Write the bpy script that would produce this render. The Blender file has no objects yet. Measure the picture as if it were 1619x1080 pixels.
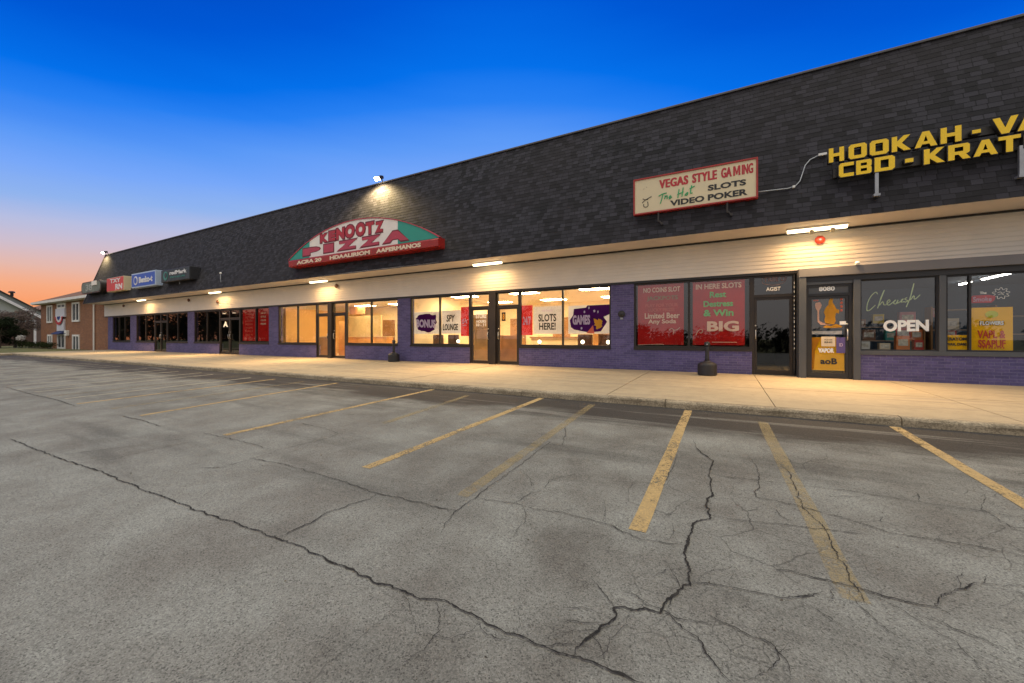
import bpy, bmesh, math, random
from mathutils import Vector, Matrix, noise
R = math.radians
random.seed(7)
sc = bpy.context.scene
COL = sc.collection
def lin(r, g, b):
    f = lambda c: (c/255/12.92) if c/255 <= 0.04045 else ((c/255+0.055)/1.055)**2.4
    return (f(r), f(g), f(b), 1.0)

# ------------------------------------------------------------------ camera, sky, sun, exposure
cam_d = bpy.data.cameras.new('camera'); cam = bpy.data.objects.new('camera', cam_d); COL.objects.link(cam)
cam.location = (0, 0, 1.0); cam.rotation_euler = (R(90), 0, R(28.47))
cam_d.sensor_width = 36; cam_d.lens = 13.753; cam_d.shift_y = -6.5/1619
cam_d.clip_start = 0.05; cam_d.clip_end = 2000
sc.camera = cam
sc.view_settings.view_transform = 'Standard'; sc.view_settings.look = 'None'
sc.view_settings.exposure = 0.0; sc.view_settings.gamma = 1.0; sc.view_settings.use_curve_mapping = False
try:
    sc.cycles.use_denoising = True
    sc.cycles.max_bounces = 8; sc.cycles.transparent_max_bounces = 12
    sc.cycles.sample_clamp_indirect = 6.0
except Exception: pass

world = bpy.data.worlds.new('World'); sc.world = world; world.use_nodes = True
def build_sky():
    nt = world.node_tree; nt.nodes.clear(); N = nt.nodes.new; L = nt.links.new
    def val(x, sock):
        if isinstance(x, (int, float)): sock.default_value = x
        else: L(x, sock)
    def m(op, a, b=0.0, c=0.0, clamp=False):
        n = N('ShaderNodeMath'); n.operation = op; n.use_clamp = clamp
        val(a, n.inputs[0]); val(b, n.inputs[1]); val(c, n.inputs[2]); return n.outputs[0]
    def mr(x, a, b, smooth=True):
        n = N('ShaderNodeMapRange'); n.interpolation_type = 'SMOOTHSTEP' if smooth else 'LINEAR'; n.clamp = True
        L(x, n.inputs[0]); n.inputs[1].default_value = a; n.inputs[2].default_value = b
        n.inputs[3].default_value = 0; n.inputs[4].default_value = 1; return n.outputs[0]
    def mix(f, a, b):
        n = N('ShaderNodeMix'); n.data_type = 'RGBA'; L(f, n.inputs[0])
        for s, v in ((n.inputs[6], a), (n.inputs[7], b)):
            if isinstance(v, tuple): s.default_value = v
            else: L(v, s)
        return n.outputs[2]
    def ramp(x, lo, hi, stops):
        t = m('DIVIDE', m('SUBTRACT', x, lo), hi-lo, clamp=True)
        n = N('ShaderNodeValToRGB'); L(t, n.inputs[0]); e = n.color_ramp.elements
        while len(e) < len(stops): e.new(0.5)
        for k, (p, c) in enumerate(stops):
            e[k].position = (p-lo)/(hi-lo); e[k].color = c
        return n.outputs[0]
    tc = N('ShaderNodeTexCoord'); sx = N('ShaderNodeSeparateXYZ'); L(tc.outputs['Generated'], sx.inputs[0])
    x, y, z = sx.outputs
    el = m('MULTIPLY', m('ARCSINE', m('MINIMUM', m('MAXIMUM', z, -1.0), 1.0)), 57.2958)
    hz = m('MAXIMUM', m('SQRT', m('ADD', m('MULTIPLY', x, x), m('MULTIPLY', y, y))), 0.001)
    # the clear dusk sky over the shops: the pale arch sits north-west of the lot
    a0 = R(28.47)
    ca = m('DIVIDE', m('ADD', m('MULTIPLY', x, -math.sin(a0)), m('MULTIPLY', y, math.cos(a0))), hz)
    squash = m('SUBTRACT', 1.0, m('MULTIPLY', m('POWER', m('MAXIMUM', ca, 0.0), 3.0), .38))
    nz = N('ShaderNodeTexNoise'); nz.inputs['Scale'].default_value = 2.2; nz.inputs['Detail'].default_value = 3
    mp = N('ShaderNodeMapping'); mp.inputs['Scale'].default_value = (1, 1, 9); L(tc.outputs['Generated'], mp.inputs[0]); L(mp.outputs[0], nz.inputs['Vector'])
    wob = m('MULTIPLY', m('SUBTRACT', nz.outputs['Fac'], 0.5), 1.3)
    p = m('ADD', m('MULTIPLY', el, squash), wob)
    front = ramp(p, -6, 40, [(-6, lin(236,120,70)), (3.0, lin(251,160,108)), (4.4, lin(247,173,133)), (6.0, lin(230,184,170)),
        (7.8, lin(205,190,206)), (9.7, lin(183,190,225)), (11.7, lin(145,180,238)), (14, lin(120,168,249)), (16.6, lin(92,154,247)),
        (19.5, lin(40,128,242)), (21.7, lin(4,112,234)), (26, lin(0,88,213)), (31, lin(2,71,190)), (40, lin(4,56,165))])
    back = ramp(el, -10, 60, [(-10, (.15,.14,.14,1)), (0, (.62,.56,.53,1)), (8, (.78,.74,.73,1)), (20, (.85,.80,.78,1)), (60, (1.15,1.1,1.06,1))])  # sky behind the camera, brightened to light the shop fronts
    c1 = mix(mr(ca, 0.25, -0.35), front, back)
    # bright cap added overhead, out of the picture, to light the lot
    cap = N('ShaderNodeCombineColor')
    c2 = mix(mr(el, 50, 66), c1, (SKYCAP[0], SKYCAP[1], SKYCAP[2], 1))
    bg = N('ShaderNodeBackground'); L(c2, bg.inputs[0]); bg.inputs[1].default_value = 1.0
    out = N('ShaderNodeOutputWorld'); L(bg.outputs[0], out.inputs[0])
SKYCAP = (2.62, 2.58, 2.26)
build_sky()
sd = bpy.data.lights.new('sun', 'SUN'); sd.energy = 0.25; sd.angle = R(12); sd.color = (1, .72, .5)
sun = bpy.data.objects.new('sun', sd); COL.objects.link(sun)
sun.rotation_euler = Vector((0.85, -0.35, -0.13)).to_track_quat('-Z', 'Y').to_euler()   # low in the west, past the far end of the shops

# ------------------------------------------------------------------ helpers
def tag(o, label=None, cat=None, group=None, kind=None):
    for k, v in (('label', label), ('category', cat), ('group', group), ('kind', kind)):
        if v: o[k] = v
    return o
def empty(name, loc=(0,0,0), label=None, cat=None, group=None):
    o = bpy.data.objects.new(name, None); COL.objects.link(o); o.location = loc; o.empty_display_size = .1
    return tag(o, label, cat, group)
class MB:
    def __init__(s): s.bm = bmesh.new(); s.uv = None
    def quad(s, *pts):
        return s.bm.faces.new([s.bm.verts.new(p) for p in pts])
    def box(s, x0, x1, y0, y1, z0, z1):
        v = [s.bm.verts.new((x, y, z)) for x in (x0, x1) for y in (y0, y1) for z in (z0, z1)]
        for f in ((0,1,3,2),(4,6,7,5),(0,4,5,1),(2,3,7,6),(0,2,6,4),(1,5,7,3)):
            s.bm.faces.new([v[i] for i in f])
        return v
    def rbox(s, c, size, rz=0):
        v = s.box(-size[0]/2, size[0]/2, -size[1]/2, size[1]/2, -size[2]/2, size[2]/2)
        mt = Matrix.Translation(c) @ Matrix.Rotation(rz, 4, 'Z')
        for q in v: q.co = mt @ q.co
        return v
    def prism(s, poly, axis, a, b):
        """poly: 2-D points; axis 'x' -> (y,z) section, 'y' -> (x,z) section, 'z' -> (x,y) section"""
        def P(p, t):
            return {'x': (t, p[0], p[1]), 'y': (p[0], t, p[1]), 'z': (p[0], p[1], t)}[axis]
        A = [s.bm.verts.new(P(p, a)) for p in poly]; B = [s.bm.verts.new(P(p, b)) for p in poly]
        n = len(poly)
        s.bm.faces.new(A); s.bm.faces.new(list(reversed(B)))
        for i in range(n): s.bm.faces.new([A[i], B[i], B[(i+1) % n], A[(i+1) % n]])
    def tube(s, pts, r, n=8, caps=True):
        pts = [Vector(p) for p in pts]; rings = []
        for i, p in enumerate(pts):
            d = (pts[min(i+1, len(pts)-1)] - pts[max(i-1, 0)]).normalized()
            u = d.orthogonal().normalized() if i == 0 else (u - d*u.dot(d)).normalized()
            w = d.cross(u); rr = r[i] if isinstance(r, (list, tuple)) else r
            rings.append([s.bm.verts.new(p + (u*math.cos(2*math.pi*k/n) + w*math.sin(2*math.pi*k/n))*rr) for k in range(n)])
        for a, b in zip(rings, rings[1:]):
            for k in range(n): s.bm.faces.new([a[k], a[(k+1) % n], b[(k+1) % n], b[k]])
        if caps: s.bm.faces.new(list(reversed(rings[0]))); s.bm.faces.new(rings[-1])
    def lathe(s, prof, n=24, loc=(0,0,0), axis='z'):
        rings = []
        for r, h in prof:
            ring = []
            for k in range(n):
                a = 2*math.pi*k/n; c, d = r*math.cos(a), r*math.sin(a)
                q = (c, d, h) if axis == 'z' else (c, -h, d)
                ring.append(s.bm.verts.new(Vector(q)+Vector(loc)))
            rings.append(ring)
        for a, b in zip(rings, rings[1:]):
            for k in range(n): s.bm.faces.new([a[k], a[(k+1) % n], b[(k+1) % n], b[k]])
        s.bm.faces.new(list(reversed(rings[0]))); s.bm.faces.new(rings[-1])
    def build(s, name, mat, parent=None, smooth=False, bevel=0, at=None):
        me = bpy.data.meshes.new(name); bmesh.ops.recalc_face_normals(s.bm, faces=s.bm.faces)
        s.bm.to_mesh(me); s.bm.free()
        o = bpy.data.objects.new(name, me); COL.objects.link(o)
        if mat: me.materials.append(mat)
        if smooth:
            for p in me.polygons: p.use_smooth = True
        if bevel:
            b = o.modifiers.new('bevel', 'BEVEL'); b.width = bevel; b.segments = 2; b.limit_method = 'ANGLE'; b.angle_limit = R(50)
        if parent is not None:
            o.parent = parent
            pl = Vector(parent.location); q = parent.parent
            while q is not None: pl += Vector(q.location); q = q.parent
            o.location = -pl       # geometry is given in world coordinates
        return o

MATS = {}
class NT:
    def __init__(s, name):
        s.m = bpy.data.materials.new(name); s.m.use_nodes = True; s.t = s.m.node_tree; s.t.nodes.clear()
        s.out = s.t.nodes.new('ShaderNodeOutputMaterial'); s.tc = None
    def n(s, typ, **kw):
        x = s.t.nodes.new('ShaderNode'+typ)
        for k, v in kw.items():
            if k in ('ins',):
                for a, b in v.items():
                    if hasattr(b, 'is_output'): s.t.links.new(b, x.inputs[a])
                    else: x.inputs[a].default_value = b
            else: setattr(x, k, v)
        return x
    def co(s, kind='Object', scale=None):
        if s.tc is None: s.tc = s.n('TexCoord')
        o = s.tc.outputs[kind]
        if scale is not None:
            mp = s.n('Mapping', ins={'Vector': o, 'Scale': scale}); o = mp.outputs[0]
        return o
    def noise(s, vec, scale, detail=4, rough=.55):
        return s.n('TexNoise', ins={'Vector': vec, 'Scale': scale, 'Detail': detail, 'Roughness': rough}).outputs['Fac']
    def rng(s, x, a, b, c=0, d=1):
        return s.n('MapRange', ins={0: x, 1: a, 2: b, 3: c, 4: d}).outputs[0]
    def math(s, op, a, b=0.0):
        return s.n('Math', operation=op, ins={0: a, 1: b}).outputs[0]
    def mix(s, f, a, b, mode='MIX'):
        return s.n('Mix', data_type='RGBA', blend_type=mode, ins={0: f, 6: a, 7: b}).outputs[2]
    def bump(s, h, strength=.3, dist=.01, normal=None):
        i = {'Height': h, 'Strength': strength, 'Distance': dist}
        if normal is not None: i['Normal'] = normal
        return s.n('Bump', ins=i).outputs[0]
    def bsdf(s, **ins):
        b = s.n('BsdfPrincipled', ins={k.replace('_', ' '): v for k, v in ins.items()})
        return b
    def done(s, shader):
        s.t.links.new(shader, s.out.inputs[0]); return s.m
def c4(c): return tuple(c)+(1,) if len(c) == 3 else tuple(c)
def simple(name, col, rough=.6, metal=0.0, var=.15, scale=3, bump=0.0):
    if name in MATS: return MATS[name]
    t = NT(name); co = t.co(); nz = t.noise(co, scale, 5)
    f = t.rng(nz, .3, .7)
    c = t.mix(f, c4([k*(1-var) for k in col[:3]]), c4([min(1, k*(1+var)) for k in col[:3]]))
    kw = dict(Base_Color=c, Roughness=t.rng(nz, .3, .7, max(.05, rough-.08), min(1, rough+.08)), Metallic=metal)
    if bump: kw['Normal'] = t.bump(t.noise(co, scale*12, 4), bump, .01)
    MATS[name] = t.done(t.bsdf(**kw).outputs[0]); return MATS[name]
def glow(name, col, strength):
    if name in MATS: return MATS[name]
    t = NT(name); e = t.n('Emission', ins={'Color': c4(col), 'Strength': strength})
    MATS[name] = t.done(e.outputs[0]); return MATS[name]
# ------------------------------------------------------------------ materials
def mat_asphalt():
    t = NT('worn_asphalt'); co = t.co(); sp = t.n('SeparateXYZ', ins={0: co})
    x, y = sp.outputs[0], sp.outputs[1]
    big = t.noise(co, .22, 5, .6); med = t.noise(co, 1.3, 5, .65)
    stretch = t.noise(t.co('Object', (.25, 1.6, 1)), 1.0, 5, .6)
    agg = t.n('TexVoronoi', ins={'Vector': co, 'Scale': 150.0}); agd = agg.outputs['Color']
    agg_v = t.n('SeparateColor', ins={0: agd}).outputs[0]
    fine = t.noise(co, 210, 2, .6); mid = t.noise(co, 38, 4, .7)
    base = t.mix(t.rng(big, .3, .7), c4((.126,.117,.100)), c4((.194,.181,.156)))
    base = t.mix(t.rng(med, .36, .66), base, t.mix(.8, base, c4((.265,.262,.23))))
    base = t.mix(t.math('MULTIPLY', t.rng(stretch, .52, .74), .75), base, c4((.085,.080,.070)))
    # darker, sealed and oil-soaked strip where cars nose up to the kerb
    edge = t.math('ADD', y, t.math('MULTIPLY', t.math('SUBTRACT', t.noise(t.co('Object', (.35,1,1)), 1.1, 5, .65), .5), 2.6))
    wet = t.math('MULTIPLY', t.rng(edge, 5.35, 6.1), .93)
    base = t.mix(wet, base, c4((.036,.031,.028)))
    streak = t.math('MULTIPLY', t.rng(t.noise(t.co('Object', (.22, 4.2, 1)), 1.4, 4, .6), .56, .72), t.rng(edge, 4.4, 5.4))
    base = t.mix(t.math('MULTIPLY', streak, .55), base, c4((.27,.255,.222)))
    od = t.n('TexVoronoi', ins={'Vector': t.n('Mix', data_type='VECTOR', ins={0: .22, 4: co, 5: t.n('TexNoise', ins={'Vector': co, 'Scale': 2.4, 'Detail': 4.0}).outputs['Color']}).outputs[1], 'Scale': .62}).outputs['Distance']
    oil = t.math('MULTIPLY', t.math('SUBTRACT', 1.0, t.rng(od, .05, .30)), t.math('MULTIPLY', t.rng(y, 2.4, 4.6), t.rng(t.noise(co, 14, 3), .3, .6, .25, .75)))
    base = t.mix(oil, base, c4((.042,.037,.033)))
    pit = t.math('SUBTRACT', 1.0, t.math('MULTIPLY', t.math('SUBTRACT', 1.0, t.rng(agg_v, .05, .11)), .32)); spk = t.math('MULTIPLY', t.rng(agg_v, 0, 1, .72, 1.28), pit)
    base = t.mix(1.0, base, t.n('CombineColor', ins={0: spk, 1: spk, 2: spk}).outputs[0], 'MULTIPLY')
    sp2 = t.rng(fine, .3, .7, .72, 1.28)
    base = t.mix(1.0, base, t.n('CombineColor', ins={0: sp2, 1: sp2, 2: sp2}).outputs[0], 'MULTIPLY')
    # hairline alligator cracking
    wv = t.n('Mix', data_type='VECTOR', ins={0: .14, 4: co, 5: t.n('TexNoise', ins={'Vector': co, 'Scale': 3.0, 'Detail': 4.0}).outputs['Color']}).outputs[1]
    vd = t.n('TexVoronoi', feature='DISTANCE_TO_EDGE', ins={'Vector': wv, 'Scale': 2.6}).outputs['Distance']
    vd2 = t.n('TexVoronoi', feature='DISTANCE_TO_EDGE', ins={'Vector': wv, 'Scale': 11.0}).outputs['Distance']
    pat = t.math('MULTIPLY', t.rng(t.noise(co, .55, 3), .46, .60), t.rng(x, -3.0, -.5, .0, 1.0)); pat2 = t.math('MULTIPLY', t.rng(t.noise(co, .9, 3), .47, .62), t.rng(x, -2.5, -.5, 0, 1))
    hair = t.math('MULTIPLY', t.math('SUBTRACT', 1.0, t.rng(vd, .0, .014)), pat)
    hair2 = t.math('MULTIPLY', t.math('MULTIPLY', t.math('SUBTRACT', 1.0, t.rng(vd2, .0, .045)), pat2), .7)
    h = t.math('MAXIMUM', hair, hair2)
    base = t.mix(t.math('MULTIPLY', h, .7), base, c4((.03,.028,.026)))
    hh = t.math('ADD', t.math('MULTIPLY', agg_v, .5), t.math('ADD', t.math('MULTIPLY', mid, .6), t.math('MULTIPLY', h, -1.2)))
    rough = t.math('SUBTRACT', .95, t.math('MULTIPLY', wet, .12))
    return t.done(t.bsdf(Base_Color=base, Roughness=rough, Specular_IOR_Level=.22, Normal=t.bump(hh, .5, .005)).outputs[0])
def mat_crack():
    t = NT('crack_fill'); co = t.co(); n = t.noise(co, 25, 4)
    c = t.mix(t.rng(n, .35, .7), c4((.008,.007,.006)), c4((.035,.030,.024)))
    return t.done(t.bsdf(Base_Color=c, Roughness=1.0).outputs[0])
def mat_paint(name, col, wear, seed, op=.88):
    t = NT(name); co = t.co(); a = t.noise(co, 9, 6, .75); b = t.noise(co, 1.1+seed*.13, 3, .5)
    agg = t.n('SeparateColor', ins={0: t.n('TexVoronoi', ins={'Vector': co, 'Scale': 105.0}).outputs['Color']}).outputs[0]
    sp = t.n('SeparateXYZ', ins={0: co})
    v = t.math('ADD', t.math('ADD', t.math('MULTIPLY', a, .55), t.math('MULTIPLY', b, .45)), t.math('MULTIPLY', agg, .16))
    keep = t.rng(v, wear, wear+.16)
    keep = t.math('MULTIPLY', keep, op)
    c = t.mix(t.rng(a, .3, .7), c4([k*.72 for k in col]), c4(col)); c = t.mix(t.rng(agg, 0, 1, .45, 0), c, c4((.16,.14,.11)))
    d = t.bsdf(Base_Color=c, Roughness=.8)
    tr = t.n('BsdfTransparent'); mx = t.n('MixShader', ins={0: keep, 1: tr.outputs[0], 2: d.outputs[0]})
    return t.done(mx.outputs[0])
def mat_concrete(name='sidewalk_concrete', col=(.415,.325,.205), joints=False, dirt=True):
    t = NT(name); co = t.co()
    a = t.noise(co, .5, 5, .6); b = t.noise(co, 5, 6, .7); f = t.noise(co, 160, 2)
    c = t.mix(t.rng(a, .3, .7), c4([k*.82 for k in col]), c4(col))
    c = t.mix(t.rng(b, .44, .74, 0, .6), c, c4([k*.60 for k in col]))
    s = t.noise(t.co('Object', (.16, 2.2, 1)), 1.6, 5, .65)
    c = t.mix(t.rng(s, .52, .68, 0, .65), c, c4((.20,.16,.12)))
    # old gum spots
    vs = t.n('TexVoronoi', ins={'Vector': co, 'Scale': 2.3, 'Randomness': 1.0}).outputs['Distance']
    c = t.mix(t.math('MULTIPLY', t.math('SUBTRACT', 1.0, t.rng(vs, .03, .06)), .7), c, c4((.10,.09,.08)))
    sp = t.rng(f, .3, .7, .85, 1.15)
    c = t.mix(1.0, c, t.n('CombineColor', ins={0: sp, 1: sp, 2: sp}).outputs[0], 'MULTIPLY')
    return t.done(t.bsdf(Base_Color=c, Roughness=.88, Normal=t.bump(t.math('ADD', b, t.math('MULTIPLY', f, .5)), .25, .004)).outputs[0])
def mat_kerb():
    t = NT('kerb_concrete'); co = t.co(); a = t.noise(co, 2.0, 6, .7); b = t.noise(co, 45, 4, .7); s = t.noise(t.co('Object', (1.2, 1, 9)), 2, 4)
    c = t.mix(t.rng(a, .32, .66), c4((.21,.168,.108)), c4((.38,.31,.21)))
    c = t.mix(t.rng(s, .5, .72, 0, .8), c, c4((.13,.098,.062)))
    v = t.n('TexVoronoi', ins={'Vector': co, 'Scale': 60.0}).outputs['Color']; k = t.rng(t.n('SeparateColor', ins={0: v}).outputs[0], 0, 1, .65, 1.3)
    c = t.mix(1.0, c, t.n('CombineColor', ins={0: k, 1: k, 2: k}).outputs[0], 'MULTIPLY')
    return t.done(t.bsdf(Base_Color=c, Roughness=.95, Normal=t.bump(b, .7, .012)).outputs[0])
def mat_brick(name, c1, c2, mortar, bumps=.5, swap='xz', msize=.011, stain=.25, bw=.213, bh=.0677):
    t = NT(name); co = t.co(); sp = t.n('SeparateXYZ', ins={0: co})
    i = {'xz': (0, 2), 'yz': (1, 2)}[swap]
    v = t.n('CombineXYZ', ins={0: sp.outputs[i[0]], 1: sp.outputs[i[1]], 2: 0.0}).outputs[0]
    br = t.n('TexBrick', offset=.5, ins={'Vector': v, 'Color1': c4(c1), 'Color2': c4(c2), 'Mortar': c4(mortar), 'Scale': 1.0,
        'Mortar Size': msize/2, 'Mortar Smooth': .25, 'Bias': 0.0, 'Brick Width': bw, 'Row Height': bh})
    n = t.noise(co, 1.2, 5, .65); m = t.noise(co, 26, 5, .7)
    c = t.mix(t.rng(n, .4, .75, 0, stain), br.outputs['Color'], c4([k*.45 for k in c1]))
    k = t.rng(m, .3, .7, .82, 1.18)
    c = t.mix(1.0, c, t.n('CombineColor', ins={0: k, 1: k, 2: k}).outputs[0], 'MULTIPLY')
    h = t.math('ADD', t.math('MULTIPLY', br.outputs['Fac'], -1.0), t.math('MULTIPLY', m, .35))
    return t.done(t.bsdf(Base_Color=c, Roughness=.82, Normal=t.bump(h, bumps, .008)).outputs[0])
def mat_shingle(name='roof_shingles'):
    t = NT(name); uv = t.co('UV')
    br = t.n('TexBrick', offset=.37, offset_frequency=2, squash=.8, squash_frequency=3, ins={'Vector': uv, 'Color1': c4((0,0,0)), 'Color2': c4((1,1,1)), 'Mortar': c4((.05,.05,.05)),
        'Scale': 1.0, 'Mortar Size': .010, 'Mortar Smooth': .2, 'Bias': -.1, 'Brick Width': .23, 'Row Height': 1.0})
    g = t.n('SeparateColor', ins={0: br.outputs['Color']}).outputs[0]
    n = t.noise(t.co('Object'), .35, 4); gr = t.noise(t.co('Object'), 120, 3, .7)
    br2 = t.n('TexBrick', offset=.5, ins={'Vector': uv, 'Color1': c4((0,0,0)), 'Color2': c4((1,1,1)), 'Mortar': c4((.5,.5,.5)), 'Scale': 1.0, 'Mortar Size': 0.0, 'Bias': -.66, 'Brick Width': .25, 'Row Height': 1.0})
    g2 = t.n('SeparateColor', ins={0: br2.outputs['Color']}).outputs[0]
    c = t.mix(g, c4((.003,.003,.005)), c4((.036,.0345,.045)))
    c = t.mix(t.math('MULTIPLY', t.rng(g2, .45, .95), .8), c, c4((.088,.086,.102)))
    c = t.mix(t.rng(n, .35, .7, 0, .4), c, c4((.020,.015,.017)))
    k = t.rng(gr, .3, .7, .7, 1.35)
    c = t.mix(1.0, c, t.n('CombineColor', ins={0: k, 1: k, 2: k}).outputs[0], 'MULTIPLY')
    h = t.math('ADD', t.math('MULTIPLY', br.outputs['Fac'], -.8), t.math('ADD', t.math('MULTIPLY', g, .5), t.math('MULTIPLY', gr, .4)))
    return t.done(t.bsdf(Base_Color=c, Roughness=.9, Normal=t.bump(h, .5, .006)).outputs[0])
def mat_glass(name='window_glass', tint=(.93,.95,.94), refl=1.0):
    t = NT(name); ge = t.n('NewGeometry'); dt = t.n('VectorMath', operation='DOT_PRODUCT', ins={0: ge.outputs['Incoming'], 1: ge.outputs['Normal']}).outputs['Value']
    sch = t.math('ADD', .10, t.math('MULTIPLY', t.math('POWER', t.math('SUBTRACT', 1.0, t.math('ABSOLUTE', dt)), 5.0), .9))   # both faces of the sheet
    n = t.noise(t.co('Object'), .8, 2); nb = t.bump(n, .03, .02)
    f = t.math('MINIMUM', t.math('MULTIPLY', sch, refl), .95)
    tr = t.n('BsdfTransparent', ins={'Color': c4(tint)}); gl = t.n('BsdfGlossy', ins={'Color': (1,1,1,1), 'Roughness': .012, 'Normal': nb})
    return t.done(t.n('MixShader', ins={0: f, 1: tr.outputs[0], 2: gl.outputs[0]}).outputs[0])
def mat_paper(name, col, trans=.35, var=.05):
    t = NT(name); n = t.noise(t.co(), 4, 3)
    c = t.mix(t.rng(n, .3, .7), c4([k*(1-var) for k in col]), c4([min(1, k*(1+var)) for k in col]))
    d = t.n('BsdfDiffuse', ins={'Color': c}); tl = t.n('BsdfTranslucent', ins={'Color': c})
    return t.done(t.n('MixShader', ins={0: trans, 1: d.outputs[0], 2: tl.outputs[0]}).outputs[0])
def mat_leaf(name, a, b):
    t = NT(name); oi = t.n('NewGeometry'); r = oi.outputs['Random Per Island']
    c = t.mix(r, c4(a), c4(b)); d = t.n('BsdfDiffuse', ins={'Color': c}); tl = t.n('BsdfTranslucent', ins={'Color': c})
    return t.done(t.n('MixShader', ins={0: .25, 1: d.outputs[0], 2: tl.outputs[0]}).outputs[0])
def mat_grass():
    t = NT('dry_grass'); co = t.co(); a = t.noise(co, .6, 5, .6); b = t.noise(co, 30, 4, .7)
    c = t.mix(t.rng(a, .35, .65), c4((.095,.105,.030)), c4((.16,.14,.055))); c = t.mix(t.rng(b, .35, .7, 0, .6), c, c4((.045,.055,.015)))
    return t.done(t.bsdf(Base_Color=c, Roughness=1.0, Normal=t.bump(b, 1.0, .05)).outputs[0])
def mat_shelf(): return simple('shelf_laminate', (.35,.26,.2), .5)

M = dict(
 asphalt=mat_asphalt(), crack=mat_crack(), concrete=mat_concrete(), kerb=mat_kerb(), grass=mat_grass(),
 purple=mat_brick('purple_painted_brick', (.074,.064,.170), (.118,.098,.240), (.150,.135,.240), .55, 'xz', .012, .35),
 brown=mat_brick('brown_brick', (.34,.140,.055), (.21,.078,.034), (.25,.19,.14), .55, 'xz', .012, .3),
 brown_side=mat_brick('brown_brick_side', (.30,.125,.055), (.20,.075,.035), (.26,.20,.15), .5, 'yz', .012, .3),
 dullbrick=mat_brick('dull_brick', (.12,.065,.04), (.085,.045,.03), (.10,.075,.06), .5, 'xz', .012, .3),
 dullbrick_side=mat_brick('dull_brick_side', (.12,.065,.04), (.085,.045,.03), (.10,.075,.06), .5, 'yz', .012, .3),
 shingle=mat_shingle(), brownshingle=simple('brown_shingles', (.17,.085,.045), .9, 0, .3, 6, .6),
 glass=mat_glass(), darkglass=mat_glass('tinted_glass', (.55,.57,.57), 1.0),
 siding=simple('painted_siding', (.68,.635,.57), .55, 0, .05, 1.5), soffit=simple('painted_soffit', (.62,.56,.50), .6, 0, .06, 2),
 bronze=simple('dark_bronze_frame', (.030,.024,.021), .4, .3, .15, 3), slate=simple('slate_painted_trim', (.075,.080,.088), .5, 0, .12, 2),
 ridge=simple('weathered_ridge_metal', (.10,.095,.095), .5, .5, .2, 2), black=simple('black_plastic', (.018,.018,.021), .5, 0, .2, 6),
 greytrim=simple('grey_header_paint', (.155,.15,.155), .6, 0, .1, 1.5),
 white=simple('white_paint', (.75,.74,.70), .5, 0, .06, 2), steel=simple('brushed_steel', (.55,.55,.53), .3, .9, .1, 5),
 galv=simple('galvanized_metal', (.33,.34,.36), .45, .6, .2, 5),
 cream=simple('cream_wall', (.74,.62,.42), .8, 0, .06, 1), ceil=simple('ceiling_tile', (.74,.68,.58), .9, 0, .04, 2),
 beigefloor=simple('beige_floor', (.52,.38,.23), .5, 0, .12, 1.2), wood=simple('brown_wood_door', (.30,.15,.055), .5, 0, .2, 2),
 orange=simple('orange_laminate', (.62,.31,.11), .5, 0, .2, 2), tan=simple('tan_board', (.66,.53,.31), .8, 0, .15, 2),
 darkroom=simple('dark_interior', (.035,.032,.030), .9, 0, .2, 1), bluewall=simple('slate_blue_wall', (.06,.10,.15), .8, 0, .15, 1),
 upholstery=simple('brown_upholstery', (.16,.08,.045), .8, 0, .2, 5),
 bark=simple('tree_bark', (.07,.052,.04), .95, 0, .3, 6, .6),
 sign_cream=simple('cream_sign_face', (.66,.56,.36), .5, 0, .05, 1.2), sign_red=simple('red_sign_paint', (.33,.020,.016), .4, 0, .15, 2),
 letter_red=simple('red_letter_vinyl', (.42,.020,.030), .5, 0, .1, 3), pink=simple('faded_red_letter', (.46,.045,.075), .5, 0, .12, 2),
 maroon=simple('maroon_outline', (.16,.010,.016), .5, 0, .1, 3),
 letter_black=simple('black_letter_vinyl', (.018,.017,.016), .5, 0, .1, 3), letter_green=simple('green_letter_vinyl', (.04,.36,.14), .5, 0, .1, 3),
 sign_green=simple('green_sign_panel', (.02,.30,.22), .45, 0, .08, 1.5), sign_white=simple('aged_white_sign', (.80,.74,.67), .5, 0, .06, 1.5),
 band_text=simple('pale_band_lettering', (.75,.58,.42), .5, 0, .05, 2),
 yellow=simple('yellow_letter_face', (.86,.56,.008), .4, 0, .04, 2), letter_side=simple('letter_return', (.025,.022,.018), .5, 0, .1, 3),
)
# ------------------------------------------------------------------ ground, lot, pavement
LOTZ = lambda y: -0.20 + 0.0265*(y-7.15)
g = MB(); g.quad((-600,-600,-1.75),(600,-600,-1.75),(600,600,-1.75),(-600,600,-1.75)); tag(g.build('ground', M['grass']), kind='structure')
g = MB(); g.box(-220,-43.9,-45,90,-1.7,-.09); tag(g.build('lawn', M['grass']), kind='structure')
g = MB()
for i in range(24):
    a, b = -40+i*47.15/24, -40+(i+1)*47.15/24
    g.quad((-42.3,a,LOTZ(a)),(40,a,LOTZ(a)),(40,b,LOTZ(b)),(-42.3,b,LOTZ(b)))
lot = tag(g.build('parking_lot', M['asphalt']), kind='structure')
SWZ = lambda y: -.08*(12.4-y)/5.25
sw = MB(); xs = [14.0] + [0.7+2.64*k for k in range(4, -17, -1)] + [-43.9]
for a, b in zip(xs[1:], xs):
    for y0, y1 in ((7.30, 9.5), (9.5, 12.39)):
        dz = random.uniform(-.003, .003)
        P = [(a+.006,y0+.004), (b-.006,y0+.004), (b-.006,y1-.004), (a+.006,y1-.004)]
        v = [sw.bm.verts.new((x, y, SWZ(y)+dz)) for x, y in P]; w = [sw.bm.verts.new((x, y, SWZ(y)-.1)) for x, y in P]
        sw.bm.faces.new(v)
        for i in range(4): sw.bm.faces.new([v[i], w[i], w[(i+1)%4], v[(i+1)%4]])
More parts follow.
